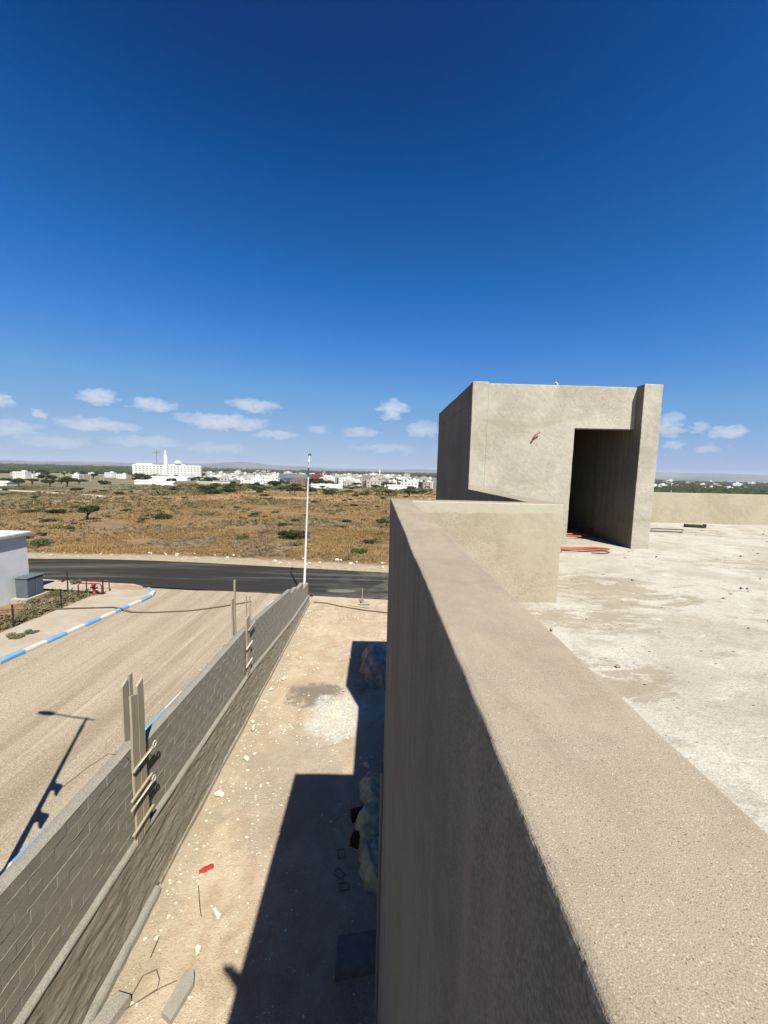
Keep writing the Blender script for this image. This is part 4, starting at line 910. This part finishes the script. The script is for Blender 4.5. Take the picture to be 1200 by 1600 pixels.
near_veg = [(-38.2, 43.9, 2.3, 1.2, 'f', 'leafy green shrub beside the white building across the road'), (-55, 73.7, 3.8, 2.8, 't', 'small umbrella shaped tree alone in the dry field at left'), (-71.2, 85.8, 3.9, 2.0, 'd', 'dark shrub left of the umbrella shaped tree'), (-59.4, 70.1, 2.2, 1.0, 'd', 'low green shrub below a darker one in the left field'),
            (-79.1, 88.8, 4, 1.0, 'd', 'flat spreading dark shrub farthest left in the dry field'), (-41.7, 75, 4.5, 2.0, 'd', 'wide dark shrub in the middle of the left field'), (-43.4, 72.2, 1.8, .9, 'd', 'small shrub touching the wide dark shrub'), (-11.1, 50.5, 3.6, 2.1, 'd', 'broad dark shrub just left of the lamp pole'),
            (-5.7, 72.8, 2.0, 1.0, 'd', 'round dark shrub right of the lamp pole'), (-1.2, 46.6, 2.0, 1.0, 'd', 'dark shrub near the verge right of the lamp pole'), (-1.9, 39.9, 1.9, .9, 'f', 'bright green bush nearest the verge'), (1.1, 71.9, 2.2, 1.5, 'd', 'dark shrub touching the house corner in view'), (-17.1, 48.8, 1.6, 1.1, 'f', 'small fresh green bush left of the broad dark shrub'),
            (-38, 84.5, 2.6, 1.1, 'o', 'olive bush in the middle of the dry field'), (-22.4, 136.7, 3.2, 1.6, 'd', 'distant dark shrub beside the lamp pole'), (-9.4, 44.5, 1.6, 1.0, 'o', 'greyish bush behind the lamp pole')]
for x, y, w_, h_, k, lb in near_veg: plant(k, x, y, w_, h_, lb, 'shrubs in the dry field')
mid = [(-65.5, 212.4, 4.9, 3.2), (-49.2, 230.8, 8.4, 3.8), (-27.0, 211.8, 8.4, 4.8), (-11.1, 196.0, 3.2, 2.9), (-18.7, 249.9, 6.6, 2.8), (-112.2, 290.1, 7.6, 4.3), (-97.2, 365.6, 12.0, 5.4), (-103.7, 229.3, 4.5, 2.3), (-66.8, 424.7, 11.2, 5.6), (-57.7, 434.8, 12.9, 6.5), (-48.0, 444.9, 8.8, 5.1), (9.9, 438.5, 13.1, 6.5), (19.2, 391.7, 13.0, 7.1), (23.2, 254.6, 7.6, 4.2), (33.7, 291.0, 7.7, 4.6), (2.1, 176.2, 2.9, 2.2), (-6.7, 223.1, 3.0, 2.4), (-240.3, 591.6, 13.6, 8.7), (-253.6, 661.5, 15.2, 9.8), (-258.7, 564.5, 16.7, 8.3), (-306.7, 348.0, 11.9, 5.1), (-295.5, 352.8, 11.5, 4.6), (-287.8, 356.7, 8.2, 4.1), (-276.6, 363.1, 11.3, 4.7), (-335.7, 363.1, 8.3, 3.6), (-323.4, 340.3, 8.9, 4.4), (-117.2, 178.5, 5.3, 2.6), (-205.2, 215.6, 4.2, 2.1), (-137.9, 276.0, 3.6, 2.3)]
for x, y, w_, h_ in mid: plant('t' if w_ > 8 and random.random() < .7 else 'd', x, y, w_, h_, 'dark green shrub or tree at the far edge of the dry field', 'dark trees along the field edge')
for i in range(92):                                # smaller shrubs dotted over the field
    a = R(random.uniform(-46, 5)); d_ = math.exp(random.uniform(math.log(62), math.log(330))); x, y = d_*math.sin(a), d_*math.cos(a)
    s_ = random.uniform(.7, 1.6)*(1 if d_ < 120 else d_/110); plant(random.choice('dddoo'), x, y, s_*1.5, s_*.75, 'small low shrub dotted in the dry field', 'small shrubs in the field')
for i in range(48):                                # the broken row of trees before the first houses
    a = R(random.uniform(-24, 6.5)); d_ = random.uniform(210, 430); s_ = random.uniform(4, 8)*(.6+d_/700)
    plant(random.choice('tdd'), d_*math.sin(a), d_*math.cos(a), s_*1.3, s_*.62, 'dark tree in the row before the first town houses', 'row of trees before the town')
for i in range(90):                                # trees among the houses of the town
    a = R(random.uniform(-44, 6)); d_ = random.uniform(380, 1500); x, y = d_*math.sin(a), d_*math.cos(a); s_ = random.uniform(5, 11)*(1+d_/1800)
    plant(random.choice('ttd'), x, y, s_*1.2, s_*.75, 'dark tree standing between the far houses', 'trees in the far town')
# dry grass and scrub nobody could count
def tufts(n, dmin, dmax, hmin, hmax, seed, blades, wd, name, mat, label, cat, dome=False, amin=-48, amax=9, thr=-9, ns=.06):
    g_ = np.random.default_rng(seed); tr = []
    k = 0
    while k < n:
        a = R(g_.uniform(amin, amax)); d_ = math.sqrt(g_.uniform(dmin**2, dmax**2)); x, y = d_*math.sin(a), d_*math.cos(a); k += 1
        t_ = y+.13*x-31.95
        if t_ < 3.0+g_.uniform(-.3, 1.0): continue
        if mnoise.noise((x*ns, y*ns, seed)) < thr: continue
        z = Gt(x, y)-.03; h_ = g_.uniform(hmin, hmax)*(1+.35*mnoise.noise((x*.15, y*.15, 1)))
        if dome:
            q = g_.normal(size=(blades, 3)); q /= np.linalg.norm(q, axis=1)[:, None]; q[:, 2] = np.abs(q[:, 2])
            c_ = np.array([x, y, z])+q*np.array([h_*.9, h_*.9, h_*.75])*g_.uniform(.5, 1, blades)[:, None]; u = g_.normal(size=(blades, 3))*wd*h_; v_ = g_.normal(size=(blades, 3))*wd*h_
            tr.append(np.stack([c_-u, c_+u, c_+v_*1.5], axis=1))
        else:
            ba = g_.uniform(0, 6.28, blades); ln = g_.uniform(.25, .7, blades)*h_; hh_ = h_*g_.uniform(.55, 1.1, blades); o_ = np.stack([np.cos(ba), np.sin(ba), 0*ba], 1); p_ = np.stack([-np.sin(ba), np.cos(ba), 0*ba], 1)*(wd*h_)
            b0 = np.array([x, y, z])+o_*(h_*.15); tp = np.array([x, y, z])+o_*ln[:, None]; tp[:, 2] += hh_
            tr.append(np.stack([b0-p_, b0+p_, tp], axis=1))
    return tag(tri_mesh(name, np.concatenate(tr), mat), label, cat, kind='stuff')
tufts(17000, 34, 62, .10, .36, 1, 13, .10, 'dry_grass', 'dry_grass', 'dry golden grass covering the field across the road', 'grass', thr=-.22, ns=.12)
tufts(17000, 58, 130, .15, .45, 2, 9, .16, 'dry_grass', 'dry_grass', 'dry grass in the middle of the field', 'grass', thr=-.2, ns=.08)
tufts(9000, 120, 230, .25, .6, 7, 6, .25, 'dry_grass', 'dry_grass', 'dry grass far out in the field', 'grass', thr=-.15, ns=.05)
tufts(5200, 34, 70, .12, .50, 3, 30, .12, 'dry_scrub', 'dry_scrub', 'grey brown thorny scrub in the field', 'scrub', True, thr=.0, ns=.11)
tufts(5500, 65, 260, .25, .9, 4, 20, .17, 'dry_scrub', 'dry_scrub', 'brown scrub farther out in the field', 'scrub', True, thr=.02, ns=.05)
tufts(3600, 40, 180, .2, .75, 5, 26, .15, 'olive_scrub', 'olive_scrub', 'low olive green scrub in the field', 'scrub', True, thr=.15, ns=.05)
tufts(6500, 110, 420, .4, 1.0, 6, 20, .17, 'olive_scrub', 'olive_scrub', 'olive scrub over the left plain', 'scrub', True, amin=-48, amax=-14, thr=-.05, ns=.02)
tufts(2600, 200, 520, .8, 2.0, 8, 20, .2, 'olive_scrub', 'olive_scrub', 'low scrub along the town edge', 'scrub', True, amin=-30, amax=8, thr=-.2, ns=.012)
# weeds along the plot fence and on the pavement
def weedline(n, fn, hmin, hmax, seed, mat, label):
    g_ = np.random.default_rng(seed); tr = []
    for k in range(n):
        x, y = fn(g_); h_ = g_.uniform(hmin, hmax); bl_ = 14; z = G(x, y)+.02; q = g_.normal(size=(bl_, 3)); q /= np.linalg.norm(q, axis=1)[:, None]; q[:, 2] = np.abs(q[:, 2])
        c_ = np.array([x, y, z])+q*h_*np.array([.6, .6, 1]); u = g_.normal(size=(bl_, 3))*.10*h_; v_ = g_.normal(size=(bl_, 3))*.18*h_; tr.append(np.stack([c_-u, c_+u, c_+v_*1.6], 1))
    return tag(tri_mesh('weeds', np.concatenate(tr), mat), label, 'weeds', kind='stuff')
weedline(330, lambda g_: ((lambda y: (-18.75+.03*(y-19)-abs(g_.normal())*.55, y))(g_.uniform(10, 24.6))), .12, .42, 21, 'weed_leaf', 'straggling weeds along the plot fence')
weedline(420, lambda g_: ((lambda y: (-18.9+.03*(y-19)-abs(g_.normal())*.9, y))(g_.uniform(10, 24.6))), .10, .38, 23, 'dry_scrub', 'dry brown weeds along the plot fence')
weedline(120, lambda g_: (g_.uniform(-21.8, -18.6), 24.6+.3*g_.normal()), .08, .28, 22, 'olive_scrub', 'weeds by the cabinet plinth')
def weed(x, y, w_, h_, kind, label):
    o = copy_tree(protos[kind][0], (x, y, G(x, y)+.13), random.uniform(0, 6), (w_, w_, h_), label); o.name = 'weed'; o['category'] = 'weed'; return o
weed(-17.3, 18.2, .95, .30, 'o', 'sprawling low weed growing on the corner pavement'); weed(-17.0, 18.5, .7, .22, 'o', 'smaller trailing weed beside the sprawling one on the pavement')
weed(-21.2, 26.9, .8, .6, 'o', 'leafy weed on the pavement behind the hydrant frame'); weed(-20.6, 23.0, .7, .5, 'o', 'round weed beside the grey utility cabinet')
# rubble along the far verge
for i in range(46):
    x = random.uniform(-34, 2); y = far_y(x)+random.uniform(.8, 3.3); s_ = random.uniform(.15, .5); o = bpy.data.objects.new('stone', sm[i % 6]); C.objects.link(o)
    o.location = (x, y, G(x, y)+.08+s_*.1); o.scale = (s_,)*3; o.rotation_euler = (random.uniform(-.3, .3), 0, random.uniform(0, 6)); tag(o, 'pale rubble stone on the dirt verge beyond the road', 'stone', 'stones along the verge')
for ps in protos.values():
    for p in ps:
        for ch in list(p.children): bpy.data.objects.remove(ch)
        bpy.data.objects.remove(p)

# ------------------------------------------------------------------ tracks, poles and the far town
def ribbon(name, pts, wd, mat):
    m = MB(); P = []
    for i in range(len(pts)-1):
        for k in range(10): t = k/10; P.append(Vector((pts[i][0]*(1-t)+pts[i+1][0]*t, pts[i][1]*(1-t)+pts[i+1][1]*t, 0)))
    for i, p in enumerate(P):
        t = (P[min(i+1, len(P)-1)]-P[max(i-1, 0)]).normalized(); n_ = Vector((-t.y, t.x, 0))*wd*(1+.3*fbm(p.x, p.y, 0, .05))
        for s_ in (-1, -.3, .3, 1): q = p+n_*s_; m.v.append((q.x, q.y, Gt(q.x, q.y)+(.25 if abs(s_) < 1 else -.1)))
    for i in range(len(P)-1):
        for k in range(3): a = i*4+k; m.f.append((a, a+1, a+5, a+4)); m.mi.append(0)
    return tag(m.build(name, mat, None, True), kind='structure')
ribbon('path', [(-232, 235), (-201.2, 216.2), (-173.6, 200.3), (-144.2, 179.8), (-125.7, 170.5), (-114.4, 161.5), (-104.0, 148.4)], 1.5, 'pebble')
ribbon('path', [(-1150, 1180), (-1040, 1160), (-930, 1150), (-830, 1130), (-760, 1140)], 14, 'pebble')
for i, (x, y, h_) in enumerate(((-413.6, 473.2, 12.3), (-409.6, 476.6, 10.9), (-395.0, 488.8, 11.2), (-421.4, 531.1, 10.4), (-408.4, 544.6, 8.9), (-372.8, 509.1, 10.0), (-339.3, 479.2, 6.3), (-338.1, 482.9, 6.3))):
    o = MB().tube([(0, 0, -1), (0, 0, h_)], [.55, .35], 6).box((-1.0, -.1, h_-.6), (1.0, .1, h_-.4)).build('utility_pole', 'pole_concrete'); o.location = (x, y, Gt(x, y)); tag(o, 'pale concrete utility pole in the left plain', 'pole', 'pale poles in the left plain')

def house_mesh(seed, wx, wy, h, mat):
    g_ = random.Random(seed); m = MB(); hx, hy = wx/2, wy/2
    m.box((-hx, -hy, -3), (hx, hy, h)); m.box((-hx-.1, -hy-.1, h), (hx+.1, hy+.1, h+.7)); k = g_.uniform(-.5, .3)*wx*.5
    m.box((k, -hy*.4, h+.7), (k+wx*.25, hy*.4, h+2.8))
    fl = max(1, int(h//3)); nw = max(2, int(wx//3.2))
    for f_ in range(fl):
        for q in range(nw):
            x = -hx+(q+.5)*wx/nw; z = 1.0+f_*3
            if g_.random() < .85: m.box((x-.55, -hy-.06, z), (x+.55, -hy+.1, z+1.35), 1)
    if g_.random() < .6: m.box((-hx*.4, -hy-1.0, 2.9), (hx*.6, -hy, 3.15))
    me = m.mesh('house'); me.materials.append(MT[mat]); me.materials.append(MT['dark_window']); return me
hm = [house_mesh(i, random.uniform(9, 20), random.uniform(9, 14), random.choice((3.2, 6.2, 6.4, 9.4)), ('white_paint', 'cream_paint', 'white_paint', 'cream_paint', 'grey_paint', 'white_paint', 'white_paint', 'cream_paint', 'brick_paint')[i]) for i in range(9)]
am = [house_mesh(40+i, random.uniform(18, 34), 13, random.choice((9.6, 12.6, 15.6)), ('cream_paint', 'white_paint', 'grey_paint', 'brick_paint', 'white_paint')[i]) for i in range(5)]
def put_house(me, x, y, rz, label, group, sc_=1.0, name='house'):
    if -16.5 < math.degrees(math.atan2(x, y)) < -7.5 and 480 < math.hypot(x, y) < 960: x, y = x*2.1, y*2.1
    o = bpy.data.objects.new(name, me); C.objects.link(o); o.location = (x, y, Gt(x, y)); o.rotation_euler = (0, 0, rz); o.scale = (sc_,)*3; return tag(o, label, 'house' if name == 'house' else 'apartment block', group)
for i in range(205):
    a = R(random.uniform(-24, 7.5)); d_ = math.exp(random.uniform(math.log(430), math.log(2300))); put_house(random.choice(hm), d_*math.sin(a), d_*math.cos(a), random.uniform(-.4, .4)-a*.0, 'tiny pale flat roofed house in the far town', 'houses of the far town', random.uniform(.6, .95)*(1+d_/2600))
for i in range(90):
    a = R(random.uniform(-9, 7.5)); d_ = random.uniform(560, 1700); put_house(random.choice(am), d_*math.sin(a), d_*math.cos(a), random.uniform(-.3, .3), 'small block of flats in the far town right of the lamp', 'flats of the far town', random.uniform(.65, .95), 'apartment_block')
for i in range(90):
    a = R(random.uniform(-20, 7.5)); d_ = random.uniform(1700, 3200); put_house(random.choice(am[:2]+am[4:]+hm), d_*math.sin(a), d_*math.cos(a), random.uniform(-.3, .3), 'faint white building on the skyline of the far town', 'skyline houses of the far town', random.uniform(.9, 1.6))
for i in range(34):
    a = R(random.uniform(-44, -22)); d_ = random.uniform(800, 2400); put_house(random.choice([hm[0], hm[1], hm[2], hm[5], hm[6]]), d_*math.sin(a), d_*math.cos(a), random.uniform(-.4, .4), 'tiny pale house scattered on the plain at left', 'houses on the left plain', random.uniform(.7, 1.1))
for i in range(26):
    a = R(random.uniform(33, 48)); d_ = random.uniform(900, 4200); put_house(random.choice(hm), d_*math.sin(a), d_*math.cos(a), random.uniform(-.4, .4), 'tiny pale house among the dark woods at right', 'houses in the right woods', random.uniform(.9, 1.2)*(1+d_/2500))
for x, y, w_ in ((601.3, 817.6, 9.6), (542.1, 696.4, 8.2), (577.7, 718.7, 7.2), (798.6, 954, 12.8), (858.9, 989.8, 16.6), (832.7, 911.1, 18.3)):
    put_house(hm[0], x, y, .3, 'white house just above the far roof parapet', 'houses above the parapet', w_/15)
def shed(x, y, wx, wy, h, mat, label):
    m = MB().box((-wx/2, -wy/2, -2), (wx/2, wy/2, h)); k = len(m.v); m.add([(-wx/2-.3, -wy/2-.3, h), (wx/2+.3, -wy/2-.3, h), (wx/2+.3, wy/2+.3, h), (-wx/2-.3, wy/2+.3, h), (-wx/2-.3, 0, h+wy*.12), (wx/2+.3, 0, h+wy*.12)], [(0, 1, 5, 4), (2, 3, 4, 5), (0, 4, 3), (1, 2, 5)])
    o = m.build('shed', mat); o.location = (x, y, Gt(x, y)); o.rotation_euler = (0, 0, .08); return tag(o, label, 'shed')
shed(-46.8, 357.6, 28.3, 9, 2.4, 'white_paint', 'long low white shed right of the lamp pole in the town edge'); shed(-146.8, 464, 30, 10, 3, 'white_paint', 'long low white shed left of the lamp pole'); shed(-166, 404, 40, 9, 2.6, 'cream_paint', 'long cream wall-like shed nearest the dry field'); shed(17, 346, 17, 9, 3.5, 'white_paint', 'white shed beside the house corner at the town edge'); shed(-338.6, 635, 60, 14, 5.5, 'white_paint', 'long white hall below the white complex'); shed(-227.8, 391.4, 26, 9, 3.6, 'white_paint', 'white villa-like hall in front of the white complex'); shed(-190, 352, 14, 8, 3, 'white_paint', 'small white shed at the field edge right of the complex'); shed(-290, 300, 20, 10, 3, 'white_paint', 'white shed at far left behind the bushes')
bb = thing('commercial_building', 'long blue grey clad building left of the lamp pole', 'building', (-172.5, 803, Gt(-172.5, 803)), .05)
local(MB().box((-33, -10, -3), (33, 10, 15)).build('hall', 'blue_cladding'), bb); local(MB().box((-20, -10.3, 4), (16, -10.01, 6)).build('window_strip', 'dark_window'), bb); local(MB().box((-12, -10.3, 10), (24, -10.01, 11.5)).build('fascia', 'grey_paint'), bb); local(MB().box((-33, -10.4, -1), (-30, -10.01, 17)).build('pylon', 'white_paint'), bb)
rb = thing('commercial_building', 'dark red clad building right of the lamp pole', 'building', (-146.3, 929, Gt(-146, 929)), .05)
local(MB().box((-12.5, -8, -3), (12.5, 8, 15.5)).build('hall', 'red_cladding'), rb); local(MB().box((12.6, -8.2, -3), (15, 8, 13)).build('side_wall', 'brick_paint'), rb)
r2 = thing('commercial_building', 'small red topped block among pale flats', 'building', (-145, 1105, Gt(-145, 1105)), .05)
local(MB().box((-8, -7, -3), (8, 7, 10)).build('hall', 'cream_paint'), r2); local(MB().box((-8.5, -7.5, 10.01), (8.5, 7.5, 18)).build('red_top', 'red_cladding'), r2)
# the white complex with minaret and dome
cx_ = thing('white_complex', 'large white arcaded complex with a minaret and mint dome', 'complex', (-567, 1058, Gt(-567, 1058)), R(28))
ML = 80; CHT = 32
wl = local(MB().box((-ML, -14, -4), (ML, 14, CHT)).build('wall', 'white_paint'), cx_)
nb = 20
for k in range(nb):
    x = -ML+ML*2*(k+.5)/nb
    o = local(MB().box((x-1.2, -15.4, -3), (x+1.2, -14.02, CHT-1+(k % 3))).build('pier', 'white_paint'), cx_)
    for f_ in range(5):
        o2 = MB().box((x+2.0, -14.25, 2.5+f_*5.8), (x+6.0, -14.01, 5.6+f_*5.8)).build('window', 'grey_paint'); local(o2, cx_)
local(MB().box((-ML*.9, -8, CHT+.01), (-ML*.45, 10, CHT+3)).box((ML*.0, -8, CHT+.01), (ML*.5, 10, CHT+2.5)).build('upper_storey', 'white_paint'), cx_)
local(MB().lathe([(12, 34.6), (12, 36), (11.4, 38.5), (9.6, 41.5), (6.8, 43.6), (3.4, 44.8), (.3, 45.3)], (ML*.30, 0, 0), 20).build('dome', 'mint_dome', None, True), cx_)
mn = local(MB().box((-7, -3.8, -4), (.6, 3.8, 57)).build('minaret', 'white_paint'), cx_); mn.location = (-2, -18, 0)
o = MB().box((-5.2, -2.0, 57.01), (-1.2, 2.0, 66)).lathe([(1.9, 66), (1.5, 68), (.2, 71)], (-3.2, 0, 0), 10).build('lantern', 'white_paint'); o.parent = mn
local(MB().box((-ML*.15, -38, -4), (ML*.55, -28, 8)).build('forecourt_hall', 'white_paint'), cx_)
cr = thing('tower_crane', 'thin tower crane standing left of the minaret', 'crane', (-606, 1075, Gt(-606, 1075)))
local(MB().tube([(0, 0, 0), (0, 0, 66)], 1.0, 4).build('mast', 'crane_steel'), cr); local(MB().tube([(-10, 4, 66), (16, -8, 66.6)], .6, 4).build('jib', 'crane_steel'), cr); local(MB().tube([(0, 0, 66.5), (0, 0, 72)], .6, 4).build('cathead', 'crane_steel'), cr); local(MB().box((-10, 2.5, 63.0), (-7, 5.0, 65.5)).build('counterweight', 'pole_concrete'), cr)
mi = thing('minaret', 'slim white minaret on the skyline beside the house corner', 'minaret', (10, 2400, Gt(10, 2400)))
local(MB().box((-4.5, -4.5, -3), (4.5, 4.5, 36)).build('shaft', 'white_paint'), mi); local(MB().box((-2.5, -2.5, 36.01), (2.5, 2.5, 43)).lathe([(2.5, 43), (1.5, 45), (.2, 47)], n=8).build('lantern', 'white_paint'), mi)
# woods that read as one mass
def wood(n, amin, amax, dmin, dmax, smin, smax, seed, label, thr=-9, ns=.002):
    g_ = np.random.default_rng(seed); bm = bmesh.new(); bmesh.ops.create_icosphere(bm, subdivisions=1, radius=1); bv = np.array([v.co[:] for v in bm.verts]); bf = np.array([[v.index for v in f.verts] for f in bm.faces]); bm.free(); tr = []
    for k in range(n):
        a = R(g_.uniform(amin, amax)); d_ = math.exp(g_.uniform(math.log(dmin), math.log(dmax))); x, y = d_*math.sin(a), d_*math.cos(a)
        if mnoise.noise((x*ns, y*ns, seed)) < thr: continue
        s_ = g_.uniform(smin, smax)*(1+d_/2600); v_ = bv*(1+.35*g_.uniform(-1, 1, (len(bv), 1)))*np.array([s_, s_, s_*.62])+np.array([x, y, Gt(x, y)+s_*.35]); tr.append(v_[bf])
    return tag(tri_mesh('woods', np.concatenate(tr), 'wood_far'), label, 'woods', kind='stuff')
wood(5200, 31, 50, 520, 5200, 4.5, 8, 31, 'dark woods stretching behind the far roof parapet', -.35, .0016)
wood(3600, -47, -24, 1500, 6500, 5, 9, 32, 'dark belt of woods on the left horizon', -.15, .0012)
wood(1500, -24, 9, 2600, 6500, 6, 10, 33, 'dark woods along the skyline behind the town', .0, .0012)
wood(330, -24, 9, 420, 1700, 3, 5.5, 34, 'clumps of dark trees through the far town', .12, .008)

# ------------------------------------------------------------------ the photographer, whose hands shadow the yard
pz = roofz(-.5)
def person():
    V = []; E_ = []; Rd = []
    def add(p, r_, par=None):
        V.append(Vector(p)); Rd.append(r_); i = len(V)-1
        if par is not None: E_.append((par, i))
        return i
    X0, Y0_ = .82, -.42
    pel = add((X0, Y0_, pz+.96), .15); ab = add((X0-.02, Y0_, pz+1.12), .135, pel); ch = add((X0-.05, Y0_+.01, pz+1.32), .15, ab); nb_ = add((X0-.07, Y0_+.02, pz+1.46), .075, ch); nk = add((X0-.08, Y0_+.04, pz+1.54), .055, nb_)
    hd = add((X0-.09, Y0_+.06, pz+1.62), .088, nk); ht = add((X0-.09, Y0_+.05, pz+1.71), .085, hd); no = add((X0-.14, Y0_+.155, pz+1.635), .016, hd)
    for s_ in (-1, 1):
        hp = add((X0+.10*s_, Y0_, pz+.88), .105, pel); kn = add((X0+.12*s_, Y0_+.03, pz+.50), .065, hp); ak = add((X0+.13*s_, Y0_-.02, pz+.10), .042, kn); hl = add((X0+.13*s_, Y0_+.02, pz+.045), .04, ak); add((X0+.14*s_, Y0_+.17, pz+.035), .034, hl)
    hands = []
    for s_ in (-1, 1):
        sh = add((X0-.05+.19*s_, Y0_+.03, pz+1.41), .065, ch); eb = add((.42+.16*s_, -.20+(.02 if s_ < 0 else -.06), pz+1.26), .055, sh); wr = add((.12+.06*s_, -.085, pz+1.41), .046, eb); pm = add((.035+.062*s_, -.060, pz+1.445), .048, wr)
        for k in range(4): a = add((.012+.088*s_-.004*k*s_, -.040, pz+1.452+.020*k-.02), .011, pm); c_ = add((.0+.088*s_, -.022, pz+1.456+.020*k-.02), .009, a); add((.0+.070*s_, -.013, pz+1.458+.019*k-.02), .008, c_)
        a = add((.03+.05*s_, -.055, pz+1.47), .012, pm); c_ = add((.0+.045*s_, -.050, pz+1.495), .010, a); add((.0+.035*s_, -.045, pz+1.515), .008, c_)
    me = bpy.data.meshes.new('person'); me.from_pydata([v[:] for v in V], E_, []); o = bpy.data.objects.new('person', me); C.objects.link(o)
    sk = o.modifiers.new('skin', 'SKIN'); me.skin_vertices[0].data[pel].use_root = True
    for i, r_ in enumerate(Rd): me.skin_vertices[0].data[i].radius = (r_, r_*(.78 if i in (pel, ab, ch) else 1))
    o.modifiers.new('sub', 'SUBSURF').levels = 2
    bpy.context.view_layer.update(); ev = o.evaluated_get(bpy.context.evaluated_depsgraph_get()); nm = bpy.data.meshes.new_from_object(ev)
    o.modifiers.clear(); o.data = nm; nm.materials.clear()
    for q in ('skin_tone', 'shirt_blue', 'trouser_dark', 'phone_black'): nm.materials.append(MT[q])
    for f in nm.polygons:
        c_ = f.center; z = c_.z-pz
        f.material_index = 3 if z < .085 else 2 if z < 1.0 and c_.x > .55 else 0 if (z > 1.49 or c_.x < .33) else 1
    nm.shade_smooth(); tag(o, 'person in a dark blue shirt on the roof holding a phone over the parapet', 'person')
    hm_ = MB(); n = 16
    for j in range(7):
        t = j/6*1.25
        for i in range(n): a = 2*math.pi*i/n; hm_.v.append((X0-.092+.100*math.sin(t)*math.cos(a), Y0_+.045+.108*math.sin(t)*math.sin(a)-.012, pz+1.655+.125*math.cos(t)))
    for j in range(6):
        for i in range(n): a = j*n+i; b_ = j*n+(i+1) % n; hm_.f.append((a, a+n, b_+n, b_)); hm_.mi.append(0)
    h_ = hm_.build('hair', 'hair_dark', None, True); h_.parent = o
person()
ph = thing('phone', 'black phone held up in both hands over the parapet', 'phone', (0, -.025, CZ-.01))
local(MB().box((-.074, -.004, -.036), (.074, .004, .036), cham=.003).build('body', 'phone_black'), ph); local(MB().box((-.070, -.0052, -.033), (.070, -.0042, .033)).build('screen', 'dark_window'), ph)

# ------------------------------------------------------------------ haze over the plain
b = bpy.data.materials.new('haze_air'); b.use_nodes = True; b.node_tree.nodes.clear()
ho = b.node_tree.nodes.new('ShaderNodeOutputMaterial'); hv = b.node_tree.nodes.new('ShaderNodeVolumePrincipled'); b.node_tree.links.new(hv.outputs[0], ho.inputs['Volume'])
hv.inputs['Density'].default_value = 3.6e-5; hv.inputs['Color'].default_value = (.80, .87, 1.0, 1); hv.inputs['Anisotropy'].default_value = .2
MT['haze_air'] = b
tag(MB().box((-21000, -21000, -130), (21000, 21000, 185)).build('haze', 'haze_air'), kind='stuff')

# ------------------------------------------------------------------ labels that say which one, by look, row and landmark
def where(o):
    p = o.location; a = math.degrees(math.atan2(p.x, p.y))
    return ('far left of the white complex' if a < -33 else 'close by the white complex' if a < -23 else 'midway from white complex to lamp pole' if a < -16 else 'just left of the lamp pole' if a < -11.3 else 'just right of the lamp pole' if a < -6 else 'halfway from lamp pole to house corner' if a < -2 else 'close to the house corner' if a < 9 else 'beyond the far parapet')
def look(o):
    mt = o.data.materials[0].name if o.type == 'MESH' else ''; dz = o.dimensions.z if o.type == 'MESH' else 0
    return {'white_paint': 'white', 'cream_paint': 'cream', 'grey_paint': 'grey', 'brick_paint': 'brick coloured'}.get(mt, 'pale')
ONES = 'first second third fourth fifth sixth seventh eighth ninth tenth eleventh twelfth thirteenth fourteenth fifteenth sixteenth seventeenth eighteenth nineteenth'.split()
def nth(i):
    if i < 19: return ONES[i]
    t, u = divmod(i+1, 10); T = {2: 'twent', 3: 'thirt', 4: 'fort', 5: 'fift', 6: 'sixt', 7: 'sevent', 8: 'eight', 9: 'ninet'}[t]
    return T+'ieth' if u == 0 else T+'y-'+ONES[u-1]
groups = {}
for o in C.objects:
    if o.parent is None and 'group' in o: groups.setdefault(o['group'], []).append(o)
for gname, word in (('dark trees along the field edge', 'dark shrub'), ('row of trees before the town', 'dark tree'), ('small shrubs in the field', 'small low shrub'), ('stones along the verge', 'pale stone'), ('pale poles in the left plain', 'pale pole')):
    tail = {'dark trees along the field edge': 'at the edge of the dry field', 'row of trees before the town': 'in the broken row before the town', 'small shrubs in the field': 'dotted over the dry field', 'stones along the verge': 'along the dirt verge beyond the road', 'pale poles in the left plain': 'standing in the left plain'}[gname]
    for i, o in enumerate(sorted(groups.get(gname, []), key=lambda q: math.atan2(q.location.x, q.location.y))): o['label'] = f'{nth(i)} {word} from the left {tail}'
for gname, fmt in (('houses of the far town', 'tiny {c} flat roofed town house, {r}, {w}'), ('flats of the far town', 'small {c} block of flats, {r}, {w}'), ('skyline houses of the far town', 'faint {c} building on the town skyline, {w}'), ('trees in the far town', 'dark tree among the town houses, {r}, {w}'), ('houses on the left plain', 'tiny {c} house on the left plain, {r}, {w}'), ('houses in the right woods', 'tiny {c} house in the dark woods, {r}, {w}')):
    for o in groups.get(gname, []):
        d_ = math.hypot(o.location.x, o.location.y); r_ = 'front row' if d_ < 700 else 'middle rows' if d_ < 1300 else 'back rows'
        o['label'] = fmt.format(c=look(o), r=r_, w=where(o))
for i, o in enumerate(sorted(groups.get('houses above the parapet', []), key=lambda q: math.atan2(q.location.x, q.location.y))): o['label'] = f'{nth(i)} white house from the left just above the far parapet'
